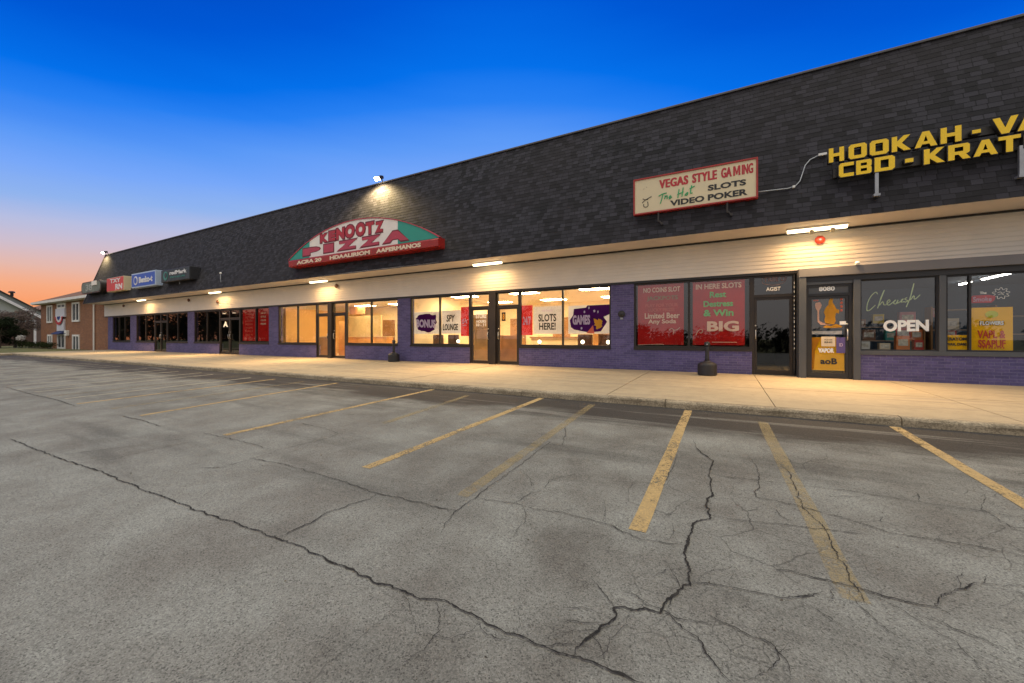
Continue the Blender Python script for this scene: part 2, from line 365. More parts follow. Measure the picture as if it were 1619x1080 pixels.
for k in range(12):      # the walk that turns the corner at the far end of the lot
    a = 7.29-k*2.6; sw.box(-43.9,-42.46,a-2.588,a,-.3,-.082)
tag(sw.build('sidewalk', M['concrete']), kind='structure')
sw = MB(); sw.box(-43.88,14,7.28,12.6,-.5,-.105); tag(sw.build('sidewalk_bed', M['crack']), kind='structure')
def kerb_run(p0, p1, inward, seed, mb):
    rnd = random.Random(seed); p0, p1 = Vector(p0), Vector(p1); Lg = (p1-p0).length; d = (p1-p0)/Lg; inn = Vector(inward); s = 0.0
    while s < Lg-.1:
        e = min(Lg, s+rnd.choice((2.76, 2.76, 3.0)))
        n = max(2, int((e-s)/.09)); prev = None; off = rnd.uniform(-.004, .004)
        for i in range(n+1):
            q = p0 + d*(s+.006+(e-s-.012)*i/n); t = q.x*.9+q.y
            j = noise.noise((q.x*3.1, q.y*3.1, seed))*.014 + noise.noise((q.x*14, q.y*14, seed+3))*.009
            j2 = abs(noise.noise((q.x*6, q.y*6, seed+9)))*.016
            zt = -.08+off
            sec = [(-.02+j*.3, -.42), (.0+j, zt-.035-j2), (.012+j+j2, zt-.012-j2*.6), (.04+j2, zt-.002), (.149, zt), (.149, -.42)]
            ring = [mb.bm.verts.new((q.x+inn.x*a, q.y+inn.y*a, z)) for a, z in sec]
            if prev:
                for k in range(len(sec)-1): mb.bm.faces.new([prev[k], ring[k], ring[k+1], prev[k+1]])
            else: mb.bm.faces.new(ring)
            prev = ring
        mb.bm.faces.new(list(reversed(prev))); s = e
k = MB(); kerb_run((10.63,7.15,0), (-42.3,7.15,0), (0,1,0), 3, k); kerb_run((-42.31,7.14,0), (-42.31,-24,0), (-1,0,0), 5, k)
k.box(10.64,14,7.15,7.30,-.4,-.08)
tag(k.build('kerb', M['kerb']), kind='structure')

# painted stalls: worn yellow lines, the older set ghosting between the fresh one
FRESH, FADED, GREY = mat_paint('yellow_line_paint', (.60,.40,.15), .41, 1), mat_paint('faded_line_paint', (.52,.38,.16), .45, 4, .42), mat_paint('old_line_paint', (.52,.46,.33), .36, 8, .85)
def line(x, y0, y1, mat, w=.115, skew=0.0):
    m = MB(); n = 14
    for i in range(n):
        a, b = y0+(y1-y0)*i/n, y0+(y1-y0)*(i+1)/n; xa, xb = x+skew*(a-y0), x+skew*(b-y0)
        ja, jb = noise.noise((x,a*2,1))*.008, noise.noise((x,b*2,1))*.008
        m.quad((xa-w/2+ja,a,LOTZ(a)+.004),(xa+w/2+ja,a,LOTZ(a)+.004),(xb+w/2+jb,b,LOTZ(b)+.004),(xb-w/2+jb,b,LOTZ(b)+.004))
    tag(m.build('parking_line', mat), kind='structure')
line(-.52, 2.74, 7.06, FRESH); line(-3.17, 2.76, 7.08, FRESH); line(-5.9, 2.78, 7.06, FRESH); line(2.01, 2.6, 7.07, FRESH); line(4.7, 2.7, 7.07, FRESH)
line(-8.62, 2.8, 6.9, FRESH, .11, -.09); line(.58, 2.54, 6.63, FADED, .125, -.024); line(-1.91, 2.65, 6.85, FADED, .12, -.04); line(-4.44, 4.2, 6.73, FADED, .115, -.1)
line(-11.25, 2.7, 6.7, FRESH, .11, -.05); line(-9.9, 2.8, 6.7, FADED, .11, -.05)
for i, x in enumerate((-13.2, -15.6, -18.2, -20.7, -23.3, -25.9, -28.5, -31.1, -33.8, -36.4)):
    line(x, 2.7, 6.7, GREY if i % 3 else FADED, .11, -.03)
for i, x in enumerate((-12.4, -14.6, -17.0, -19.6, -22.1, -24.6)): line(x, 2.8, 6.6, GREY, .11, -.03)

CRACKS = [
(1.00,[(-8.24,1.29),(-8.27,1.4),(-7.2,1.41),(-6.25,1.44),(-5.65,1.48),(-4.84,1.48),(-4.26,1.5),(-3.72,1.51),(-3.31,1.52),(-2.97,1.54),(-2.6,1.55),(-2.36,1.56),(-2.06,1.54),(-1.88,1.55),(-1.7,1.53),(-1.52,1.54),(-1.37,1.55),(-1.26,1.59),(-1.13,1.57),(-1.02,1.57),(-0.87,1.55),(-0.84,1.56),(-0.75,1.56),(-0.66,1.56),(-0.56,1.57),(-0.48,1.58),(-0.41,1.58),(-0.34,1.58),(-0.3,1.57),(-0.24,1.56)]),
(0.80,[(-2.6,1.55),(-2.64,1.65),(-2.63,1.81),(-2.65,1.93),(-2.62,2.11),(-2.55,2.26),(-2.58,2.37)]),
(0.70,[(-4.51,2.4),(-4.01,2.45),(-3.47,2.42),(-3.0,2.41),(-2.58,2.37),(-2.36,2.39),(-2.09,2.4),(-1.79,2.41)]),
(0.60,[(-1.69,2.09),(-1.76,2.25),(-1.79,2.41),(-1.8,2.67),(-1.81,3.0),(-1.81,3.34),(-1.83,3.81),(-1.86,4.41)]),
(0.50,[(-1.8,2.67),(-1.47,2.72),(-1.25,2.71),(-1.06,2.75),(-0.87,2.75),(-0.72,2.74),(-0.6,2.68),(-0.45,2.64),(-0.34,2.66),(-0.21,2.69)]),
(1.30,[(-0.32,5.2),(-0.25,4.83),(-0.1,4.5),(-0.12,4.1),(-0.09,3.65),(-0.12,3.37),(-0.09,3.16),(-0.19,3.01),(-0.19,2.82),(-0.21,2.65),(-0.19,2.48),(-0.15,2.32),(-0.23,2.17),(-0.26,2.09),(-0.28,2.0),(-0.34,2.0),(-0.47,1.94),(-0.46,1.86),(-0.5,1.78),(-0.52,1.71),(-0.57,1.62),(-0.56,1.57)]),
(0.80,[(-0.28,2.0),(-0.23,2.01),(-0.17,1.96),(-0.1,1.92),(-0.07,1.84),(-0.03,1.79),(0.02,1.74),(0.04,1.72)]),
(0.50,[(-0.47,1.94),(-0.53,2.0),(-0.59,2.05),(-0.65,2.12)]),
(0.60,[(-0.15,2.32),(-0.08,2.35),(0.03,2.37),(0.13,2.37),(0.27,2.4),(0.37,2.47),(0.45,2.55)]),
(0.70,[(0.22,2.65),(0.33,2.68),(0.43,2.67),(0.52,2.67),(0.62,2.67),(0.72,2.65),(0.81,2.65),(0.91,2.66),(0.95,2.61)]),
(0.60,[(0.91,2.66),(0.97,2.8),(1.08,2.89),(1.16,2.99),(1.22,3.02),(1.26,3.14)]),
(0.40,[(1.22,3.02),(1.38,3.08)]),
(0.60,[(0.22,4.88),(0.29,4.44),(0.28,4.05),(0.21,3.7),(0.49,3.68),(0.67,3.6),(0.83,3.55),(0.97,3.46),(1.27,3.49),(1.56,3.48)]),
(0.40,[(0.48,4.78),(0.54,4.43),(0.53,3.89),(0.53,3.64),(0.59,3.4),(0.6,3.08),(0.6,2.85),(0.61,2.67),(0.62,2.53)]),
(0.40,[(-0.08,4.08),(0.55,4.15),(0.98,4.18),(1.35,4.16),(1.69,4.17),(1.86,4.15)]),
(0.35,[(-0.08,3.19),(0.18,3.23),(0.49,3.31),(0.84,3.37)]),
(0.90,[(-16.63,2.71),(-13.81,2.65),(-12.34,2.67),(-10.91,2.6)]),
(0.90,[(-8.93,2.64),(-8.11,2.66),(-7.32,2.6)]),
(0.40,[(-5.88,1.52),(-5.95,1.95),(-5.93,2.54)]),
(0.40,[(-6.68,1.49),(-6.38,1.95),(-6.18,2.5)]),
(0.50,[(-5.61,3.66),(-4.85,3.58),(-4.55,3.51),(-4.49,3.32),(-4.56,2.7),(-4.51,2.4),(-4.52,2.07),(-4.75,1.98)]),
(0.40,[(-6.3,2.7),(-5.4,2.72),(-4.72,2.69)]),
(0.50,[(1.4,4.43),(1.33,4.17)]),
(0.50,[(1.87,4.63),(1.68,4.2),(1.72,3.85)]),
(0.40,[(-2.26,4.18),(-1.67,4.33),(-1.95,5.18)]),
(0.35,[(-1.36,3.08),(-1.39,3.29),(-1.24,3.54)]),
(0.40,[(-0.44,4.49),(-0.44,4.13),(-0.47,3.68)]),
(0.35,[(-1.46,2.69),(-1.43,2.97),(-1.34,3.05)]),
(0.35,[(0.23,1.85),(0.23,1.95),(0.16,2.04),(-0.04,2.08)]),
]
rb = random.Random(99); extra = []      # short side cracks that branch off the long ones
for w, pts in CRACKS:
    for (a, b_), (c, d_) in zip(pts, pts[1:]):
        if -1.7 < a < 2.2 and rb.random() < .5:
            t = rb.random(); x, y = a+(c-a)*t, b_+(d_-b_)*t; an = math.atan2(d_-b_, c-a)+rb.choice((-1,1))*rb.uniform(.7,1.6); q = [(x, y)]
            for _ in range(rb.randint(2,5)): an += rb.uniform(-.6,.6); s = rb.uniform(.06,.14); x += s*math.cos(an); y += s*math.sin(an); q.append((x, min(y, 6.6)))
            extra.append((rb.uniform(.22,.4), q))
cm = MB()
for ci, (w, pts) in enumerate([(max(w, .55) if w > .3 else w, p_) for w, p_ in CRACKS]+extra):
    rnd = random.Random(ci*17+1); P = []
    for (a, b), (c, d) in zip(pts, pts[1:]):
        ln = math.hypot(c-a, d-b); n = max(1, int(ln/.012)) if b < 4.5 else max(1, int(ln/.05))
        for i in range(n):
            t = i/n; x, y = a+(c-a)*t, b+(d-b)*t
            amp = min(.022, ln*.12)
            nx = noise.noise((x*9, y*9, ci))*amp + noise.noise((x*31, y*31, ci))*.011 + noise.noise((x*70, y*70, ci))*.005; ny = noise.noise((x*9+50, y*9, ci))*amp + noise.noise((x*31+9, y*31, ci))*.011 + noise.noise((x*70+9, y*70, ci))*.005
            P.append((x+nx, y+ny))
    P.append(pts[-1]); prev = None; N_ = len(P)
    for i, (x, y) in enumerate(P):
        q0, q1 = P[max(0,i-1)], P[min(N_-1,i+1)]; dx, dy = q1[0]-q0[0], q1[1]-q0[1]; l = math.hypot(dx,dy) or 1
        taper = min(1, .2+min(i, N_-1-i)/12)
        hw = w*.0054*taper*(.30+1.3*abs(noise.noise((x*7,y*7,ci+40)))+.45*rnd.random())
        if y > 6: hw *= 1.4
        hw *= 1+max(0, -x-3)*.06
        a = cm.bm.verts.new((x-dy/l*hw, y+dx/l*hw, LOTZ(y)+.0075)); b = cm.bm.verts.new((x+dy/l*hw, y-dx/l*hw, LOTZ(y)+.0075))
        if prev: cm.bm.faces.new([prev[0], a, b, prev[1]])
        prev = (a, b)
cm.build('pavement_crack', M['crack'], lot)
# grit, dead leaves and crumbs of asphalt washed against the kerb
rg_ = random.Random(31); gm = MB()
for i in range(1500):
    x = rg_.uniform(-14, 7); y = 7.13-abs(rg_.gauss(0,.16)) if i % 4 else rg_.uniform(1.2,6.8); s = rg_.uniform(.004,.013)*(1 if y > 6 else .7); z = LOTZ(y)+.003; a = rg_.uniform(0,6.3)
    p0 = [Vector((x+s*math.cos(a+k*2.1)*rg_.uniform(.6,1.3), y+s*math.sin(a+k*2.1)*rg_.uniform(.6,1.3), z)) for k in range(3)]; tp = Vector((x, y, z+s*rg_.uniform(.5,1.0)))
    vs = [gm.bm.verts.new(q) for q in p0]; vt = gm.bm.verts.new(tp)
    for k in range(3): gm.bm.faces.new([vs[k], vs[(k+1)%3], vt])
tag(gm.build('gravel', simple('gutter_grit', (.12,.10,.075), .95, 0, .5, 9)), 'grit and crumbs scattered along the kerb', kind='stuff')

# ------------------------------------------------------------------ the strip of shops
YF = 12.4
mall = empty('strip_mall', (-16, 12.4, 0), 'long single storey strip mall with purple brick shopfronts and a tall dark shingled mansard roof', 'building')
def mansard():
    n, x0, x1 = 34, -45.3, 12.0; A = Vector((0,11.25,3.70)); B = Vector((0,12.55,7.85)); nrm = Vector((0,-4.15,1.3)).normalized()
    bm = bmesh.new(); uvl = bm.loops.layers.uv.new('UVMap'); seg = 96
    def ring(t, off, i):
        out = []
        for k in range(seg+1):
            x = x0+(x1-x0)*k/seg; wv = noise.noise((x*.7, i*.9, 2))*.006 + noise.noise((x*.12, t*2, 5))*.015
            p = A+(B-A)*t + nrm*(off+wv)*(1 if 0 < i < n else .3) + Vector((0,0,noise.noise((x*1.3, i*3.7, 8))*.006)); out.append(bm.verts.new((x, p.y, p.z)))
        return out
    def strip(a, b, v0, v1):
        for k in range(seg):
            f = bm.faces.new([a[k], a[k+1], b[k+1], b[k]]); us = (k, k+1, k+1, k); vs = (v0, v0, v1, v1)
            for l, u, v in zip(f.loops, us, vs): l[uvl].uv = (u*(x1-x0)/seg, v)
    top_prev = None
    for i in range(n):
        lo = ring(i/n, .005, i); hi = ring((i+1)/n, .001, i+1)
        if top_prev: strip(top_prev, lo, i+.0005, i+.001)
        strip(lo, hi, i+.001, i+.9995); top_prev = hi
    me = bpy.data.meshes.new('mansard_roof'); bm.to_mesh(me); bm.free(); me.materials.append(M['shingle'])
    o = bpy.data.objects.new('mansard_roof', me); COL.objects.link(o); o.parent = mall; o.location = (16,-12.4,0); return o
roof = mansard()
def sub(name, mat, mb, parent): return mb.build(name, mat, parent)
b = MB(); b.box(-45.32,12.02,12.50,12.66,7.84,7.90); b.build('ridge_cap', M['ridge'], roof, bevel=.01)
b = MB(); b.prism([(11.2,3.70),(11.27,3.70),(12.58,7.9),(12.5,7.9)], 'x', -45.36, -45.30); b.build('rake_trim', M['bronze'], roof)
b = MB(); b.prism([(11.30,3.75),(12.54,7.8),(26,7.8),(26,-.3),(12.7,-.3),(12.7,3.75)], 'x', -45.28, -45.2); b.build('gable_end', M['brown_side'], mall)
b = MB(); b.prism([(11.30,3.75),(12.54,7.8),(26,7.8),(26,-.3),(12.7,-.3),(12.7,3.75)], 'x', 11.9, 11.98); b.build('gable_end', M['brown_side'], mall)
b = MB(); b.box(-45.2,11.9,12.6,25.9,7.74,7.82); b.build('roof_deck', M['black'], mall)
b = MB(); b.box(-45.2,11.9,25.9,26,-.3,7.8); b.build('rear_wall', M['brown'], mall)
b = MB(); b.box(-45.3,12,11.262,12.52,3.70,3.74); b.build('soffit', M['soffit'], mall)
b = MB(); b.box(-45.1,12,12.30,12.36,3.655,3.695); b.build('soffit_gap_strip', M['black'], mall)  # black strip painted in for the dark gap between soffit and siding
b = MB(); sec = []; nb = 9; z0, z1 = 2.725, 3.66
for i in range(nb):
    za, zb = z0+(z1-z0)*i/nb, z0+(z1-z0)*(i+1)/nb
    sec += [(12.344, za), (12.344, za+.02), (12.357, zb-.001)]
sec += [(12.358, z1), (12.5, z1), (12.5, z0)]
b.prism(sec, 'x', -45.0, 12.0); b.build('siding', M['siding'], mall)
b = MB(); b.box(-45.0,12.0,12.36,12.6,2.66,2.722); b.build('siding_shadow_strip', M['black'], mall)  # black strip standing in for the shadow line under the siding

# purple brick: low walls under the glass and the piers between the units
PIERS = [(-44.41,-43.44),(-39.98,-38.94),(-30.9,-30.06),(-21.77,-20.93),(-12.3,-11.59),(-3.16,-2.45),(7.7,8.6),(11.0,12.0)]
LOW = [(-43.44,-39.98),(-38.94,-35.88),(-33.95,-30.9),(-30.06,-26.98),(-24.73,-21.77),(-20.93,-17.78),(-15.62,-12.3),(-11.59,-8.58),(-6.44,-3.16),(-2.45,.66)]
def one(name, mat, *boxes, bevel=0):      # each box a part of its own
    for q in boxes: b_ = MB(); b_.box(*q); b_.build(name, M[mat], mall, bevel=bevel)
one('brick_pier', 'purple', *[(a, c, YF, 12.65, -.1, 2.66) for a, c in PIERS])
one('low_brick_wall', 'purple', *[(a, c, YF, 12.65, -.1, .62) for a, c in LOW+[(8.6,11.0)]], (2.83,7.7,12.09,12.3,-.1,.59))
one('window_sill', 'bronze', *[(a+.002, c-.002, YF-.025, 12.6, .622, .69) for a, c in LOW+[(8.6,11.0)]])

def window(x0, x1, mulls, frame='bronze', glass='glass', y=12.44, z0=.69, z1=2.66, t=.055):
    m = MB(); d = .09
    m.box(x0,x1,y,y+d,z0,z0+t); m.box(x0,x1,y,y+d,z1-t,z1); m.box(x0,x0+t,y,y+d,z0+t,z1-t); m.box(x1-t,x1,y,y+d,z0+t,z1-t)
    for q in mulls: m.box(q-t/2,q+t/2,y+.001,y+d-.001,z0+t,z1-t)
    o = m.build('storefront_window', M[frame], mall)
    ed = [x0] + list(mulls) + [x1]; p = MB()
    for a, c in zip(ed, ed[1:]): p.quad((a+t/2,y+.045,z0+t-.01),(c-t/2,y+.045,z0+t-.01),(c-t/2,y+.045,z1-t+.01),(a+t/2,y+.045,z1-t+.01))
    p.build('pane', M[glass], o); return o
def door(x0, x1, hinge='l', frame='bronze', glass='glass', y=12.44, top=2.10, ztop=2.66, transom=True, handle='steel'):
    t = .055; d = .09; m = MB()
    m.box(x0,x0+t,y,y+d,0,ztop); m.box(x1-t,x1,y,y+d,0,ztop); m.box(x0+t,x1-t,y,y+d,ztop-t,ztop); m.box(x0+t,x1-t,y,y+d,top,top+.06)
    m.build('door_frame', M[frame], mall)
    if transom:
        m = MB(); m.box(x0+t,x1-t,y+.02,y+.05,top+.06,top+.08); tr = m.build('transom_window', M[frame], mall)
        p = MB(); p.quad((x0+t,y+.045,top+.08),(x1-t,y+.045,top+.08),(x1-t,y+.045,ztop-t),(x0+t,y+.045,ztop-t)); p.build('pane', M[glass], tr)
    a, c = x0+t+.004, x1-t-.004; s = .06; m = MB(); yy = y+.02
    m.box(a,a+s,yy,yy+.05,.012,top-.004); m.box(c-s,c,yy,yy+.05,.012,top-.004); m.box(a+s,c-s,yy,yy+.05,top-.07,top-.004); m.box(a+s,c-s,yy,yy+.05,.012,.13)
    o = m.build('storefront_door', M[frame], mall)
    p = MB(); p.quad((a+s-.01,yy+.025,.12),(c-s+.01,yy+.025,.12),(c-s+.01,yy+.025,top-.06),(a+s-.01,yy+.025,top-.06)); p.build('pane', M[glass], o)
    hx = c-s/2 if hinge == 'l' else a+s/2
    h = MB(); h.tube([(hx,yy-.002,.93),(hx,yy-.05,.95),(hx,yy-.055,1.05),(hx,yy-.05,1.18),(hx,yy-.002,1.2)], .013); h.build('handle', M[handle], o, smooth=True)
    h = MB(); h.lathe([(.022,0),(.022,.012),(.014,.02)], 12, (hx,yy-.0,1.32), 'y'); h.build('lock', M[handle], o)
    return o
dg_, gl_ = 'darkglass', 'glass'
window(-43.44,-39.98,[-42.3,-41.15],glass=dg_); window(-38.94,-35.88,[-37.4],glass=dg_); window(-33.95,-30.9,[-32.4],glass=dg_); window(-30.06,-26.98,[-28.5],glass=dg_)
door(-35.88,-34.92,'l',glass=dg_); door(-34.92,-33.95,'r',glass=dg_); door(-26.98,-25.86,'l',glass=dg_); door(-25.86,-24.73,'r',glass=dg_)
window(-24.73,-21.77,[-23.11])
window(-20.93,-17.78,[-19.32]); window(-15.62,-12.3,[-13.96]); window(-11.59,-8.58,[-10.06]); window(-6.44,-3.16,[-4.8]); window(-2.45,.66,[-.9])
door(-17.78,-16.84,'l'); door(-16.56,-15.62,'r'); door(-8.58,-7.68,'l'); door(-7.40,-6.44,'r'); door(.66,1.62,'r',glass=dg_,top=2.07)
one('door_pier', 'bronze', (-16.84,-16.56,12.36,12.6,-.02,2.66), (-7.68,-7.40,12.36,12.6,-.02,2.66))
window(8.6,11.0,[9.8],glass=dg_)
# the smoke shop's boxed-out front
b = MB(); b.box(1.64,7.7,11.99,12.33,2.50,2.71); b.build('header', M['greytrim'], mall, bevel=.006)
b = MB(); b.box(1.80,7.69,12.06,12.32,2.37,2.498); b.build('header_beam', M['black'], mall)
one('front_post', 'slate', (1.64,1.79,11.995,12.42,-.03,2.498), (2.70,2.83,12.02,12.30,-.03,2.368), (4.17,4.28,12.07,12.28,.69,2.368), bevel=.006); one('door_head', 'slate', (1.792,2.698,12.07,12.28,2.30,2.368), bevel=.004)
b = MB(); b.box(2.835,7.69,12.06,12.31,.592,.69); b.build('front_sill', M['slate'], mall, bevel=.005)
door(1.80,2.69,'l',y=12.10,top=2.02,ztop=2.30,frame='black',transom=False,glass=gl_)
b = MB(); b.box(1.855,2.635,12.13,12.15,2.082,2.29); b.build('transom_panel', M['slate'], mall)
window(2.835,4.17,[],frame='black',y=12.11,z1=2.368,t=.03); window(4.28,6.1,[4.66],frame='black',y=12.11,z1=2.368,t=.035); window(6.1,7.69,[],frame='black',y=12.11,z1=2.368,t=.035)
b = MB(); b.box(1.575,1.605,12.36,12.40,.1,2.62); b.build('string_light_strip', M['black'], mall)
for i in range(16): one('string_light', 'white', (1.583,1.598,12.345,12.362,.7+i*.112,.75+i*.112+random.uniform(-.02,.02)))

# rooms behind the glass
def room(x0, x1, y1, wall, ceil, floor, back=None, y0=12.66, h=2.92):
    for q in ((x0,x0+.05),(x1-.05,x1)): m = MB(); m.box(q[0],q[1],y0,y1,0.02,h); m.build('interior_wall', M[wall], mall)
    m = MB(); m.box(x0+.05,x1-.05,y1-.08,y1,0.02,h); m.build('interior_wall', M[back or wall], mall)
    m = MB(); m.box(x0,x1,y0-.2,y1,h,h+.06); m.build('interior_ceiling', M[ceil], mall)
    m = MB(); m.box(x0,x1,y0-.24,y1,-.06,.015); m.build('interior_floor', M[floor], mall)
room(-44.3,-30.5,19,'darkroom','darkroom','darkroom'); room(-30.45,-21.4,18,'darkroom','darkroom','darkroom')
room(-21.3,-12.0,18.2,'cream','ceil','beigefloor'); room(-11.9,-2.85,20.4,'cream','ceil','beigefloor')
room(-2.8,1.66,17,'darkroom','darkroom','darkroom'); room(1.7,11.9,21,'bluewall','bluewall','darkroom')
LIGHT = glow('warm_panel_light', (1.0,.74,.39), 54.0)
LIGHT2 = glow('soft_panel_light', (1.0,.74,.38), 36.0)
def ceiling_light(x, y, label, group, mat=LIGHT, w=.6, l=1.2, z=2.92, energy=None):
    r = empty('ceiling_light', (x, y, z), label, 'ceiling light', group)
    m = MB(); m.box(x-l/2-.02,x+l/2+.02,y-w/2-.02,y+w/2+.02,z-.03,z-.002); m.build('frame', M['white'], r)
    m = MB(); m.box(x-l/2,x+l/2,y-w/2,y+w/2,z-.042,z-.031); m.build('diffuser', mat, r)
for x in (-10.6,-7.5,-4.4):
    for y in (14.9,18.2): ceiling_light(x, y, 'warm rectangular ceiling light panel inside the bright slots shop', 'ceiling panels of the slots shop')
for x in (-18.9,-16.1,-13.4):
    for y in (14.0,16.4): ceiling_light(x, y, 'warm rectangular ceiling light panel inside the bright vacant shop', 'ceiling panels of the vacant shop', LIGHT2)
# ------------------------------------------------------------------ lettering
def curve_mesh(cu, name):
    o = bpy.data.objects.new('tmp', cu); COL.objects.link(o)
    dg = bpy.context.evaluated_depsgraph_get(); me = bpy.data.meshes.new_from_object(o.evaluated_get(dg)); me.name = name
    bpy.data.objects.remove(o); bpy.data.curves.remove(cu); return me
def place(me, name, mat, parent, x0, x1, z0, z1, y, depth, slope=0.0, mirror=False, grow=0.0):
    """fit a mesh drawn in its XY plane into the rectangle x0..x1, z0..z1 standing at depth y and facing -Y"""
    vs = [v.co for v in me.vertices]
    if not vs: return None
    ax, bx = min(v.x for v in vs), max(v.x for v in vs); ay, by = min(v.y for v in vs), max(v.y for v in vs); az, bz = min(v.z for v in vs), max(v.z for v in vs)
    x0 -= grow; x1 += grow; z0 -= grow; z1 += grow
    for v in me.vertices:
        c = v.co; fx = (c.x-ax)/(bx-ax or 1); fz = (c.y-ay)/(by-ay or 1); fd = (c.z-az)/(bz-az or 1)
        if mirror: fx = 1-fx
        X = x0+fx*(x1-x0); v.co = (X, y-depth*fd, z0+fz*(z1-z0)+slope*(X-x0))
    me.materials.clear(); me.materials.append(mat)
    bm = bmesh.new(); bm.from_mesh(me); bmesh.ops.recalc_face_normals(bm, faces=bm.faces); bm.to_mesh(me); bm.free()
    o = bpy.data.objects.new(name, me); COL.objects.link(o)
    if parent is not None:
        o.parent = parent; pl = Vector(parent.location); q = parent.parent
        while q is not None: pl += Vector(q.location); q = q.parent
        o.location = -pl
    return o
def text_me(s, bold=0.0, shear=0.0, space=1.0):
    cu = bpy.data.curves.new('txt', 'FONT'); cu.body = s; cu.offset = bold; cu.shear = shear; cu.extrude = .05; cu.space_character = space; cu.resolution_u = 3
    return curve_mesh(cu, 'lettering')
def letters(s, mat, parent, x0, x1, z0, z1, y, depth=.003, bold=.015, shear=0.0, name='lettering', space=1.0, slope=0.0, mirror=False, grow=0.0, fat=0.0):
    me = text_me(s, bold, shear, space)
    if fat:      # heavier strokes: the same letters again a little to either side
        bm = bmesh.new()
        for k, d in enumerate((0, fat, -fat)):
            bm2 = bmesh.new(); bm2.from_mesh(me); bmesh.ops.translate(bm2, verts=bm2.verts, vec=(d, 0, 0)); bmesh.ops.scale(bm2, verts=bm2.verts, vec=(1, 1, 1+.06*k)); m2 = bpy.data.meshes.new('t'); bm2.to_mesh(m2); bm2.free(); bm.from_mesh(m2); bpy.data.meshes.remove(m2)
        bm.to_mesh(me); bm.free()
    return place(me, name, mat, parent, x0, x1, z0, z1, y, depth, slope, mirror, grow)
S_ = .30
GL = {
 'H': [[(0,0),(S_,0),(S_,.39),(1-S_,.39),(1-S_,0),(1,0),(1,1),(1-S_,1),(1-S_,.61),(S_,.61),(S_,1),(0,1)]],
 'O': [[(.13,0),(.87,0),(1,.14),(1,.86),(.87,1),(.13,1),(0,.86),(0,.14)],[(S_,.22),(1-S_,.22),(1-S_,.78),(S_,.78)]],
 'K': [[(0,0),(S_,0),(S_,.36),(.68,0),(1.06,0),(.56,.52),(1.03,1),(.66,1),(S_,.66),(S_,1),(0,1)]],
 'A': [[(0,0),(.28,0),(.36,.18),(.70,.18),(.78,0),(1.08,0),(.70,1),(.37,1)],[(.43,.36),(.64,.36),(.535,.74)]],
 'V': [[(0,1),(.31,1),(.54,.34),(.78,1),(1.08,1),(.70,0),(.38,0)]],
 'P': [[(0,0),(S_,0),(S_,.3),(.88,.3),(1,.42),(1,.88),(.88,1),(0,1)],[(S_,.5),(1-S_,.5),(1-S_,.8),(S_,.8)]],
 'E': [[(0,0),(1,0),(1,.22),(S_,.22),(S_,.4),(.92,.4),(.92,.6),(S_,.6),(S_,.78),(1,.78),(1,1),(0,1)]],
 'C': [[(.13,0),(1,0),(1,.24),(S_,.24),(S_,.76),(1,.76),(1,1),(.13,1),(0,.86),(0,.14)]],
 'B': [[(0,0),(.9,0),(1,.1),(1,.42),(.94,.5),(1,.58),(1,.9),(.9,1),(0,1)],[(S_,.2),(1-S_,.2),(1-S_,.41),(S_,.41)],[(S_,.6),(1-S_,.6),(1-S_,.8),(S_,.8)]],
 'D': [[(0,0),(.86,0),(1,.14),(1,.86),(.86,1),(0,1)],[(S_,.22),(1-S_,.22),(1-S_,.78),(S_,.78)]],
 'R': [[(0,0),(S_,0),(S_,.32),(.48,.32),(.68,0),(1.04,0),(.82,.34),(.9,.34),(1,.44),(1,.9),(.9,1),(0,1)],[(S_,.52),(1-S_,.52),(1-S_,.8),(S_,.8)]],
 'T': [[(0,1),(0,.78),(.35,.78),(.35,0),(.67,0),(.67,.78),(1.02,.78),(1.02,1)]],
 'M': [[(0,0),(.26,0),(.26,.6),(.42,.1),(.6,.1),(.76,.6),(.76,0),(1.02,0),(1.02,1),(.72,1),(.51,.42),(.3,1),(0,1)]],
 '-': [[(0,0),(1,0),(1,1),(0,1)]],
}
def poly_me(loops):
    cu = bpy.data.curves.new('poly', 'CURVE'); cu.dimensions = '2D'; cu.fill_mode = 'BOTH'; cu.extrude = .05
    for lp in loops:
        sp = cu.splines.new('POLY'); sp.points.add(len(lp)-1); sp.use_cyclic_u = True
        for p, q in zip(sp.points, lp): p.co = (q[0], q[1], 0, 1)
    return curve_mesh(cu, 'outline')
def shape(poly, mat, parent, y, depth, name):
    """a flat-cut piece from x,z outline points"""
    xs_ = [p[0] for p in poly]; zs_ = [p[1] for p in poly]
    return place(poly_me([poly]), name, mat, parent, min(xs_), max(xs_), min(zs_), max(zs_), y, depth)
def panel(x0, x1, z0, z1, y0, y1, mat, name, parent, bevel=0):
    b = MB(); b.box(x0, x1, y0, y1, z0, z1); return b.build(name, mat, parent, bevel=bevel)

# ------------------------------------------------------------------ roof signs
yel = empty('channel_letter_sign', (4.4, 11.3, 4.6), 'yellow block channel letters reading HOOKAH - VAPE over CBD - KRATOM on the roof', 'sign')
for q in ((2.25,6.6,11.41,11.52,5.06,5.22),(2.20,6.55,11.41,11.5,4.66,4.86)): b = MB(); b.box(*q); b.build('raceway', M['letter_side'], yel)
for x in (2.93, 5.04, 6.4):
    b = MB(); b.box(x-.03,x+.03,11.30,11.36,4.10,4.66); b.box(x-.03,x+.03,11.30,11.42,4.66,4.70); b.box(x-.07,x+.04,11.22,11.38,4.07,4.12)
    b.build('support_arm', M['galv'], yel)
def block(ch, x0, x1, z0, z1):
    f = poly_me(GL[ch]); o = place(poly_me(GL[ch]), 'letter', M['letter_side'], yel, x0, x1, z0, z1, 11.40, .105, grow=.014)
    place(f, 'letter_face', M['yellow'], o, x0, x1, z0, z1, 11.295, .006)
